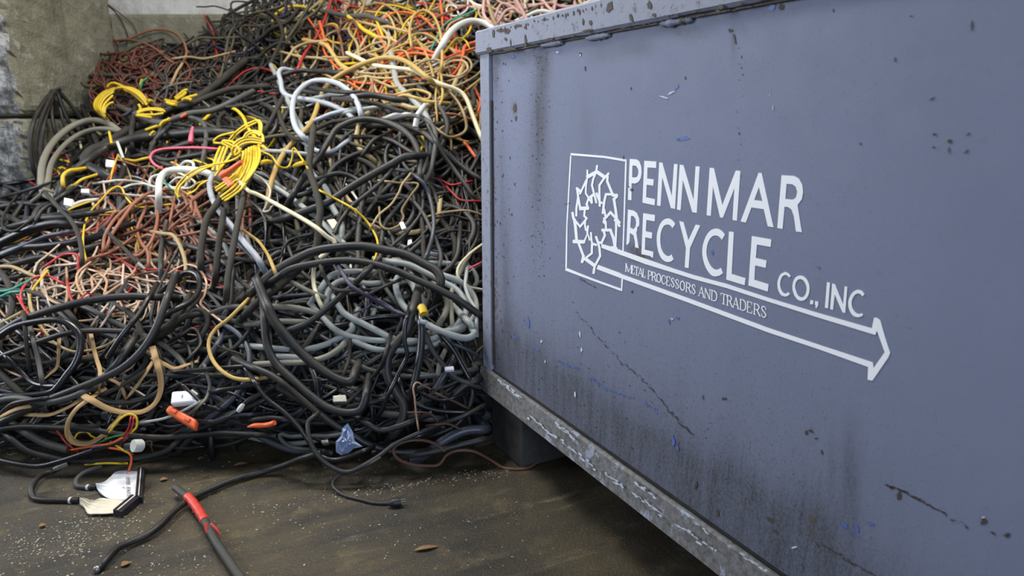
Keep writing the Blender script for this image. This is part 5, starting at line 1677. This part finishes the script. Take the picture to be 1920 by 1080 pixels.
# black sheathed cables of the two ribbon connectors
def ribbon(cable_s, r, fan, head, label, ribmat, cap, printed=False):
    e = empty('ribbon_cable', on_z(*tp('B', fan.split()[0])[0]), label, 'connector')
    P = floor_pts('B', cable_s, r)
    add_part('sheathed_cable', P, r, 'dkgrey' if printed else 'black', e, 10)
    add_part('collar', [P[-1] - (P[-1] - P[-2]), P[-1], P[-1] + (P[-1] - P[-2]) * 1.5], r * 1.15, 'header', e, 10)
    if cap:
        add_part('clamp', [P[-4], P[-3]], r * 1.18, 'white', e, 10)
    # fanned ribbon: pleated at the throat, flat at the header
    left, right = fan.split('|')
    A = catmull(np.array([on_z(x, y, 0.012) for x, y in tp('B', left)]), 0.004)
    Bq = catmull(np.array([on_z(x, y, 0.012) for x, y in tp('B', right)]), 0.004)
    n, m = 26, 40
    s = np.linspace(0, 1, n)
    rs = lambda Q: np.stack([np.interp(s, np.linspace(0, 1, len(Q)), Q[:, k]) for k in range(3)], 1)
    A, Bq = rs(A), rs(Bq)
    V, F = [], []
    rr = np.random.RandomState(4)
    ph = rr.rand(m + 1) * 2 - 1
    for layer in (0, 1):
        for i in range(n):
            for j in range(m + 1):
                t = j / m
                p = A[i] * (1 - t) + Bq[i] * t
                pleat = (1 - s[i]) ** 1.3
                z = 0.011 + 0.010 * pleat * math.sin(math.pi * t) + 0.0045 * pleat * ph[j] + 0.0010 * math.sin(j * math.pi) - layer * 0.0022
                V.append((p[0], p[1], z))
    w = m + 1
    o2 = n * w
    for i in range(n - 1):
        for j in range(m):
            F.append((i * w + j, i * w + j + 1, (i + 1) * w + j + 1, (i + 1) * w + j))
            F.append((o2 + i * w + j, o2 + (i + 1) * w + j, o2 + (i + 1) * w + j + 1, o2 + i * w + j + 1))
    rim = [i * w for i in range(n)] + [(n - 1) * w + j for j in range(1, w)] + [i * w + m for i in range(n - 2, -1, -1)] + [j for j in range(m - 1, 0, -1)]
    for i in range(len(rim)):
        a_, b_ = rim[i], rim[(i + 1) % len(rim)]
        F.append((a_, b_, o2 + b_, o2 + a_))
    rb = link_mesh('ribbon_fan', V, F, M[ribmat], e, False)
    h = [on_z(x, y, 0.016) for x, y in tp('B', head)]
    c0 = (h[0] + h[1] + h[2] + h[3]) / 4
    lx, ly = (h[1] + h[2] - h[0] - h[3]) / 4, (h[2] + h[3] - h[0] - h[1]) / 4
    c0[2] = 0.0125
    hd = slab('header', c0, lx, ly, (0, 0, 0.0115), M['header'], e, 0.002)
    top = c0 + np.array([0, 0, 0.0118])
    slab('header_strip', top - lx * 0.05, lx * 0.12, ly * 0.94, (0, 0, 0.0012), M['ribboncream'], hd, 0)
    return e, rb


e1, rb1 = ribbon('1180,105 1060,140 930,190 840,250 790,320 800,390 860,425 960,425 1040,420', 0.0082, '1070,385 1190,345 1280,270 1390,180 1690,175|1085,420 1130,480 1230,550 1350,580 1660,590',
                 '1675,150 1785,152 1745,580 1645,580', 'white ribbon cable connector printed SERVER BOARD, upper of the two on the floor', 'ribbon', True, True)
e1['label'] = 'white fanned ribbon connector with printed text, upper of the two on the floor'
e2, rb2 = ribbon('690,60 600,110 480,170 330,220 220,300 150,420 150,510 200,580 330,600 500,600 640,610 790,625', 0.0090, '850,590 930,580 1030,610 1150,570 1330,585 1560,600|840,640 900,690 960,780 1060,785 1200,785 1330,775',
                 '1590,545 1720,560 1450,800 1320,760', 'creamy fanned ribbon connector with slanted header, lower of the two on the floor', 'ribboncream', True)
# grey barrel on the lower sheath
add_part('ferrule', floor_pts('B', '690,70 600,100 490,150', 0.010), 0.0115, 'metalgrey', e2, 10)

# printed letters on the upper ribbon, dotted strokes as on the real one
FONT = {'S': '1,1 0,1 0,.5 1,.5 1,0 0,0', 'E': '1,1 0,1 0,.5 .8,.5 0,.5 0,0 1,0', 'R': '0,0 0,1 1,1 1,.5 0,.5 1,0', 'V': '0,1 .5,0 1,1', 'B': '0,0 0,1 .9,1 .9,.5 0,.5 1,.5 1,0 0,0', 'O': '0,0 0,1 1,1 1,0 0,0', 'A': '0,0 .5,1 1,0 .75,.4 .25,.4', 'D': '0,0 0,1 .8,.9 1,.5 .8,.1 0,0', 'P': '0,0 0,1 1,1 1,.5 0,.5', '1': '.2,.8 .5,1 .5,0', 'I': '.5,0 .5,1'}


def ink(text, x0, y0, ux, uy, vx, vy, adv):
    V, F = [], []
    for i, ch in enumerate(text):
        if ch == ' ':
            continue
        q = [(x0 + ux * (i * adv + a) + vx * b, y0 + uy * (i * adv + a) + vy * b) for a, b in pp(FONT[ch])]
        st = stroke_poly(tp('B', ' '.join(f'{a},{b}' for a, b in q)), 0.7)
        base, n = len(V), len(st)
        for x, y in st:
            V.append(on_z(x, y, 0.0128))
        F += [(base + k, base + k + 1, base + n - 2 - k, base + n - 1 - k) for k in range(n // 2 - 1)]
    return V, F


V1, F1 = ink('SERVER BOARD', 1578, 545, -1.2, -17.5, -52, -2, 1.38)
V2, F2 = ink('P1', 1500, 425, -1, -18, -40, -2, 1.4)
V3, F3 = ink('IIII II III', 1390, 222, 13, -.5, 0, -16, 1.75)
V, F = list(V1), list(F1)
for v, f in ((V2, F2), (V3, F3)):
    b0 = len(V)
    V += list(v)
    F += [tuple(b0 + i for i in x) for x in f]
link_mesh('printed_text', V, F, M['ink'], rb1)

# ------------------------------------------------------------------ yellow extension cord hank with its orange plug
def strands(name, mat, tile, lines, w, parent, lift, prof='twin'):
    o = None
    for i, s in enumerate(lines):
        P, r = lay_path(tp(tile, s), w, lift + 0.002 * i, 1.5)
        v, f = tube_data(P, r, 8, prof)
        imprint(P, r)
        o = link_mesh(name, v, f, M[mat], parent, True)
    return o, P, r


hub = lay_path(tp('K', '900,350 880,400'), 6)[0][0]
hank = empty('extension_cable', hub, 'bright yellow extension cord tied in a long hank with an orange plug', 'cord')
body = ['820,440 800,560 740,680 640,790 510,890', '850,420 840,540 790,680 690,800 540,920', '880,400 870,560 810,700 720,830 560,960', '910,390 900,560 840,720 740,870 580,985', '940,380 935,560 870,720 770,890 610,1000',
        '965,380 965,540 900,700 800,860 640,985', '990,370 1000,500 960,620 880,740 830,790', '560,390 520,480 490,580 470,660', '600,390 560,490 530,590 520,660', '640,390 600,490 570,590 550,650',
        '700,440 640,530 570,620 500,720', '780,660 700,720 590,800 500,860', '800,600 740,720 640,800 520,880']
strands('cord_loop', 'yellow', 'K', body, 5.2, hank, 0.02)
strands('cord_loop', 'yellow', 'K', ['660,310 740,220 850,140 970,90', '690,320 760,240 870,165 975,115', '965,90 1000,130 1000,230', '985,90 1022,140 1015,240', '580,330 640,350 720,390 800,420', '570,350 650,390 740,430 810,450', '590,320 680,330 730,360 740,420 700,480',
                                 '480,330 540,275 640,245 720,230', '490,345 560,350 590,330'], 4.8, hank, 0.035)
strands('cord_loop', 'yellow', 'K', ['95,960 55,900 80,820 180,710 320,630 470,590 620,565 740,520 790,480', '110,950 80,880 130,800 230,710 360,640 480,605', '85,930 100,850 170,770 290,690 420,620', '190,930 280,880 330,820 420,770'], 4.6, hank, 0.045)
(strands('binding_loop', 'yellow', 'K', ['700,370 770,310 880,285 1000,300 1045,330', '720,400 790,335 890,310 1000,325 1035,345', '735,425 800,365 900,340 1000,350 1025,360', '820,290 870,225 960,215 1030,260 1040,340', '850,290 890,245 960,235 1010,270', '700,480 690,420 730,380 780,440 720,490'], 5.0, hank, 0.05))
q, _ = lay_path(tp('K', '585,715 650,670 720,620 800,560'), 11, 0.075, 3)
plug = add_part('plug', q, 0.016, 'orange', hank, 12, np.interp(np.linspace(0, 1, len(q)), [0, .12, .2, .6, .75, 1], [.019, .021, .014, .013, .012, .010]))
q, _ = lay_path(tp('K', '615,745 650,790 685,825'), 10, 0.065, 3)
add_part('cover_flap', q, 0.014, 'orange', plug, 8, prof='flat')

# round yellow coil with its two tails
ycoil = empty('yellow_coil', lay_path(tp('C', '300,600 320,640'), 4)[0][0], 'round coil of thin yellow cord behind the grey arches', 'cord')
strands('coil_turn', 'yellow', 'C', ['330,650 200,560 130,470 150,370 240,270 370,205 440,195', '320,640 220,560 160,470 180,370 270,270 400,205 500,200', '310,640 240,550 190,470 220,370 300,280 430,215', '300,630 250,550 220,470 260,370 330,300 410,250', '290,610 265,540 260,470 300,400 400,300',
                                     '280,560 290,480 350,420 410,400'], 4.2, ycoil, 0.02, 'round')
strands('coil_turn', 'yellow', 'C', ['320,180 370,125 450,130 560,180 680,200 790,260 860,340 890,430', '470,190 600,190 720,240 810,310 870,420', '560,210 680,270 780,340 860,400', '620,230 720,300 800,370 850,430', '560,190 660,230 760,290 840,370 890,440', '770,430 800,480 790,520'], 5.0, ycoil, 0.03, 'round')
strands('coil_turn', 'yellow', 'C', ['750,540 850,500 980,490 1100,500 1150,545', '750,560 860,520 990,510 1120,530', '760,580 880,580 1000,580 1130,560', '740,590 860,605 960,620', '345,830 365,920 380,1000'], 4.6, ycoil, 0.03, 'round')
sc = empty('yellow_cable_scraps', lay_path(tp('C', '1200,400 1260,420'), 4)[0][0], 'crumpled bunch of yellow cord beside the round coil', 'cord')
strands('cord_bunch', 'yellow', 'C', ['1160,370 1240,390 1320,400', '1180,400 1260,430 1310,430', '1300,340 1360,290 1430,230 1480,220', '1310,360 1400,310 1450,260', '1400,370 1480,330 1560,310 1620,290', '1420,350 1500,350 1540,370', '900,390 940,370 970,390'], 6, sc, 0.02, 'round')
strands('cord_bunch', 'yellow', 'C', ['880,800 960,770 1050,740', '1080,740 1150,690 1220,630', '1090,720 1130,680 1210,650', '940,880 970,840 1000,820'], 5.5, sc, 0.02, 'round')


# ------------------------------------------------------------------ small hardware on the heap
def perch(tile, s, wpx, lift=0.02):
    return lay_path(tp(tile, s), wpx, lift, 3)[0]


def stubby(name, mat, tile, s, wpx, radii, label, cat, lift=0.03, prof='round', sides=10):
    q, r = lay_path(tp(tile, s), wpx, lift, 3)
    k = np.linspace(0, 1, len(radii))
    V, F = tube_data(q, r, sides, prof, np.interp(np.linspace(0, 1, len(q)), k, radii) * r)
    o = link_mesh(name, V, F, M[mat], None, True)
    tag(o, label, cat)
    imprint(q, r)
    return o, q, r


def brick(name, mat, tile, corners, depth, label, cat, lift=0.02, bev=0.006, parent=None):
    """A block whose visible face has the four given corners (pixels), resting on the heap."""
    px = np.array(tp(tile, corners))
    c = px.mean(0)
    t, D = march(px, 0.0)
    t0 = float(np.percentile(t, 30)) - lift
    # face tilted back like the slope it lies on
    pl = CAM + ray(*c) * t0
    nrm = np.array([0, -0.62, 0.78])
    P = []
    for x, y in px:
        d = ray(x, y)
        P.append(CAM + d * (((pl - CAM) @ nrm) / (d @ nrm)))
    P = np.array(P)
    Bk = P - nrm * depth
    V = np.vstack([P, Bk])
    F = [(0, 1, 2, 3), (7, 6, 5, 4)] + [(i, i + 4, (i + 1) % 4 + 4, (i + 1) % 4) for i in range(4)]
    if np.dot(np.cross(P[1] - P[0], P[2] - P[1]), nrm) < 0:
        F = [tuple(reversed(f)) for f in F]
    o = link_mesh(name, V, F, M[mat], parent)
    bevel_obj(o, bev, 3)
    if label:
        tag(o, label, cat)
    return o, P, nrm


sock, P, nrm = brick('orange_socket', 'orange', 'O', '215,535 625,765 590,910 140,640', 0.035, 'orange moulded cable socket lying at the toe of the heap', 'connector', 0.05, 0.010)
for a, w, h in ((0.25, .22, .5), (0.74, .2, .55)):
    cc = P[0] * (1 - a) * .5 + P[1] * a * .5 + P[3] * (1 - a) * .5 + P[2] * a * .5
    lx = (P[1] - P[0]) * w / 2
    ly = (P[3] - P[0]) * h / 2
    slab('raised_pad', cc + nrm * 0.002, lx, ly, nrm * 0.006, M['orange'], sock, 0.004)
ad, P, nrm = brick('white_adaptor', 'ribbon', 'O', '250,345 470,330 640,500 230,540', 0.03, 'dirty white adaptor block behind the orange socket', 'connector', 0.045, 0.008)
cc = P.mean(0) + (P[1] - P[0]) * 0.08
slab('printed_mark', cc + nrm * 0.0006, (P[1] - P[0]) * 0.035, (P[3] - P[0]) * 0.12, nrm * 0.0006, M['ink'], ad, 0)
stubby('white_plug_tip', 'white', 'O', '550,335 600,370 640,400', 7, [.8, 1, .7, 1, .7], 'small ridged white plug tip above the adaptor block', 'connector', 0.05)
o, q, r = stubby('orange_plug', 'orange', 'O', '1395,885 1480,865 1560,862 1645,858', 9, [.3, .8, 1, 1.05, 1], 'small bright orange plug lying at the toe beside black cables', 'connector', 0.04)
add_part('strain_relief', lay_path(tp('O', '1655,858 1720,850 1800,820'), 6, 0.04, 3)[0], 0.009, 'orange', o, 8)
stubby('white_plug', 'white', 'O', '1250,650 1290,600 1330,545', 10, [.8, 1, 1, .7], 'small white plug half under a black cable', 'connector', 0.05)
o, q, r = stubby('capped_connector', 'header', 'T5', '700,835 740,830', 16, [.8, 1], 'black barrel connector with a white cap at the toe', 'connector', 0.03)
q2 = lay_path(tp('T5', '748,828 790,826'), 22, 0.035, 3)[0]
add_part('white_cap', q2, 0.021, 'white', o, 14)
stubby('coral_plug', 'pink', 'T1', '1072,800 1075,765 1080,735 1085,715', 9, [.9, 1, .6, .5], 'coral pink plug standing behind the pink wire', 'connector', 0.04)
stubby('white_tip', 'white', 'T3', '772,640 790,655 812,672', 6, [1, .9, .7], 'white tip of the black probe lead among the terracotta cords', 'connector', 0.05)
stubby('white_strip', 'white', 'T1', '658,795 675,840 692,888', 5, [1, 1, 1], 'narrow white plastic strip standing among black cables', 'strip', 0.03, 'flat')
brick('white_plug_block', 'ribbon', 'T3', '595,55 645,62 640,100 592,95', 0.02, 'small white plug block with coloured leads', 'connector', 0.03, 0.003)
brick('white_plug_block', 'ribbon', 'T3', '360,270 410,280 400,320 355,310', 0.02, 'small white plug block under the slanting yellow cord', 'connector', 0.03, 0.003)
brick('white_plug_block', 'ribbon', 'T3', '455,220 500,222 498,245 452,243', 0.02, 'flat white plug block between yellow scraps', 'connector', 0.03, 0.003)
brick('yellow_connector', 'cream', 'T4', '395,395 440,388 465,420 430,450', 0.02, 'dull yellow connector chunk beside the kinked cream cord', 'connector', 0.04, 0.004)
brick('white_tab', 'ribbon', 'T4', '805,412 828,405 845,442 820,450', 0.008, 'white paper tab beside the knotted tan lead', 'tab', 0.04, 0.001)
brick('white_tab', 'ribbon', 'T4', '855,510 875,505 878,525 850,545', 0.008, 'tiny white tab below the slate arch', 'tab', 0.04, 0.001)
brick('metal_connector', 'metalgrey', 'T6', '430,545 505,540 512,580 432,582', 0.02, 'small metal connector in the gap under the drooping loops', 'connector', 0.03, 0.003)
brick('metal_connector', 'metalgrey', 'T6', '365,795 405,790 408,810 370,815', 0.02, 'small metal connector at the toe beside the film scrap', 'connector', 0.03, 0.003)
brick('white_plug_block', 'ribbon', 'T6', '1060,382 1112,378 1115,400 1062,404', 0.015, 'white plug block near the container under the coil', 'connector', 0.03, 0.003)
stubby('white_tube', 'white', 'T2', '950,590 925,625 905,650', 10, [.8, 1, .9], 'upper white plastic tube piece below the tan nest', 'tube', 0.04)
stubby('white_tube', 'white', 'T2', '905,668 896,715', 11, [1, 1], 'lower white plastic tube piece below the tan nest', 'tube', 0.04)
stubby('yellow_plug', 'yellow', 'T2', '30,915 60,908 85,912', 9, [.7, 1, .7], 'yellow plastic plug beside the yellow hank', 'plug', 0.04)
stubby('yellow_plug', 'yellow', 'T2', '215,935 245,922 275,915', 9, [.8, 1, .8], 'yellow plug under the zigzag yellow wire', 'plug', 0.04)
stubby('striped_plug', 'orange', 'T1', '1015,660 1035,650 1050,640', 6, [.8, 1, 1], 'orange, white and yellow banded plug above the coral plug', 'connector', 0.05)
stubby('blue_scrap', 'purple', 'T1', '690,650 720,640 750,615', 7, [.6, 1, .7], 'blue plastic scrap inside the round yellow coil', 'scrap', 0.02)
stubby('yellow_tape', 'yellow', 'T4', '928,885 938,900 945,925', 15, [1, 1, 1], 'yellow tape band on the grey coil end', 'tape', 0.07)
stubby('blue_sticker', 'palegrey', 'T4', '920,965 940,972 955,975', 9, [.9, 1, .8], 'small pale blue tag hanging on the grey coil', 'tag', 0.07)

# crumpled film scrap
px = np.array(tp('T6', '515,700 545,750 555,800 600,832 550,842 520,870 480,882 450,862 448,805 478,772 486,730'))
ctr = px.mean(0)
t, D = march(px, 0.0)
t0 = float(np.percentile(t, 25)) - 0.03
rr = np.random.RandomState(3)
V, F = [], []
rings = [1.0, 0.72, 0.42, 0.0]
n = len(px)
for side in (0, 1):
    for k_, f in enumerate(rings):
        for i in range(n):
            q = ctr + (px[i] - ctr) * f
            dt = -0.030 * (1 - f) * (0.5 + rr.rand()) + 0.012 * rr.randn() * (f < 1)
            tt = t0 + (dt if side == 0 else dt + 0.004)
            V.append(CAM + ray(*q) * tt)
for side in (0, 1):
    o_ = side * n * len(rings)
    for k_ in range(len(rings) - 1):
        for i in range(n):
            j = (i + 1) % n
            q = (o_ + k_ * n + i, o_ + k_ * n + j, o_ + (k_ + 1) * n + j, o_ + (k_ + 1) * n + i)
            F.append(q if side == 0 else tuple(reversed(q)))
for i in range(n):
    j = (i + 1) % n
    F.append((i, n * len(rings) + i, n * len(rings) + j, j))
tag(link_mesh('plastic_film_scrap', V, F, M['scrap']), 'crumpled blue-grey plastic film scrap at the toe of the heap', 'scrap')

# ------------------------------------------------------------------ litter on the floor
V, F = [], []
LR = np.random.RandomState(9)


def crumb(x, y, s):
    k = LR.randint(4, 6)
    a0 = LR.rand() * 6.28
    b = len(V)
    st = 0.5 + LR.rand()
    for z in (0.0005, s * (0.25 + 0.5 * LR.rand())):
        for i in range(k):
            a = a0 + 6.283 * i / k
            rr_ = s * (0.5 + 0.6 * LR.rand())
            V.append((x + math.cos(a) * rr_ * st, y + math.sin(a) * rr_ / st, z))
    F.append(tuple(range(b + k, b + 2 * k)))
    for i in range(k):
        j = (i + 1) % k
        F.append((b + i, b + j, b + k + j, b + k + i))


def scatter(n, cx, cy, sx, sy, smin, smax, ang=0):
    for _ in range(n):
        a, b = LR.randn() * sx, LR.randn() * sy
        x, y = cx + a * math.cos(ang) - b * math.sin(ang), cy + a * math.sin(ang) + b * math.cos(ang)
        if not (-60 < x < 1500 and 800 < y < 1100):
            continue
        p = on_z(x, y, 0)
        if (p - CORNER) @ -N > -0.02 and (p - CORNER) @ U < 0.05:
            continue
        crumb(p[0], p[1], smin + (smax - smin) * LR.rand() ** 2.5)


scatter(561, 170, 1000, 70, 30, 0.0010, 0.0040, -0.35)
scatter(187, 60, 1025, 60, 16, 0.0010, 0.0035, -0.25)
scatter(272, 730, 915, 110, 5, 0.0010, 0.0042, -0.16)
scatter(119, 900, 892, 70, 5, 0.0010, 0.0040, -0.16)
scatter(306, 400, 930, 220, 55, 0.0008, 0.0030)
scatter(289, 600, 990, 260, 60, 0.0008, 0.0036)
scatter(102, 330, 1060, 60, 20, 0.0010, 0.0036)
scatter(85, 960, 960, 100, 50, 0.0008, 0.0028)
scatter(102, 30, 850, 40, 10, 0.0010, 0.0040)
scatter(85, 640, 880, 60, 20, 0.0008, 0.003)
crm = link_mesh('plastic_crumbs', V, F, M['crumb'])
tag(crm, 'white plastic crumbs and shavings strewn over the damp floor', 'crumbs', kind='stuff')


def leaf(tile, a, b, wd, label):
    pa, pb = on_z(*tp(tile, a)[0], 0.004), on_z(*tp(tile, b)[0], 0.004)
    ax = pb - pa
    sd = np.cross(ax / np.linalg.norm(ax), [0, 0, 1]) * wd
    n = 9
    V, F = [], []
    for lay_ in (0, 1):
        for i in range(n):
            t_ = i / (n - 1)
            w = math.sin(math.pi * min(1, max(0.02, t_ * 0.97 + .015))) ** 0.8
            for k_ in (-1, 0, 1):
                V.append(pa + ax * t_ + sd * w * k_ + np.array([0, 0, 0.002 * abs(k_) * w + 0.002 * math.sin(t_ * 4) - 0.0012 * lay_ + 0.001]))
    for lay_ in (0, 1):
        for i in range(n - 1):
            for k_ in (0, 1):
                o_ = lay_ * 3 * n
                q = (o_ + i * 3 + k_, o_ + i * 3 + k_ + 1, o_ + (i + 1) * 3 + k_ + 1, o_ + (i + 1) * 3 + k_)
                F.append(q if lay_ == 0 else tuple(reversed(q)))
    tag(link_mesh('dry_leaf', V, F, M['leaf'], None, True), label, 'leaf')


leaf('T7', '878,1010', '940,975', 0.012, 'dry leaf lying flat before the frayed black cable end')
leaf('T7', '1155,390', '1215,375', 0.010, 'dry leaf on the floor right of the ribbon connectors')
leaf('T7', '1430,240', '1480,225', 0.010, 'orange-brown leaf near the toe of the heap')
leaf('T7', '1690,285', '1790,262', 0.011, 'curled brown leaf above the long floor cable')
leaf('T7', '280,725', '335,708', 0.010, 'dry leaf left of the crumb streak')
leaf('T8', '1000,920', '1150,890', 0.009, 'flattened tan scrap of leaf on the wet floor')
leaf('T7', '1490,95', '1530,85', 0.009, 'small brown leaf touching the toe cables')
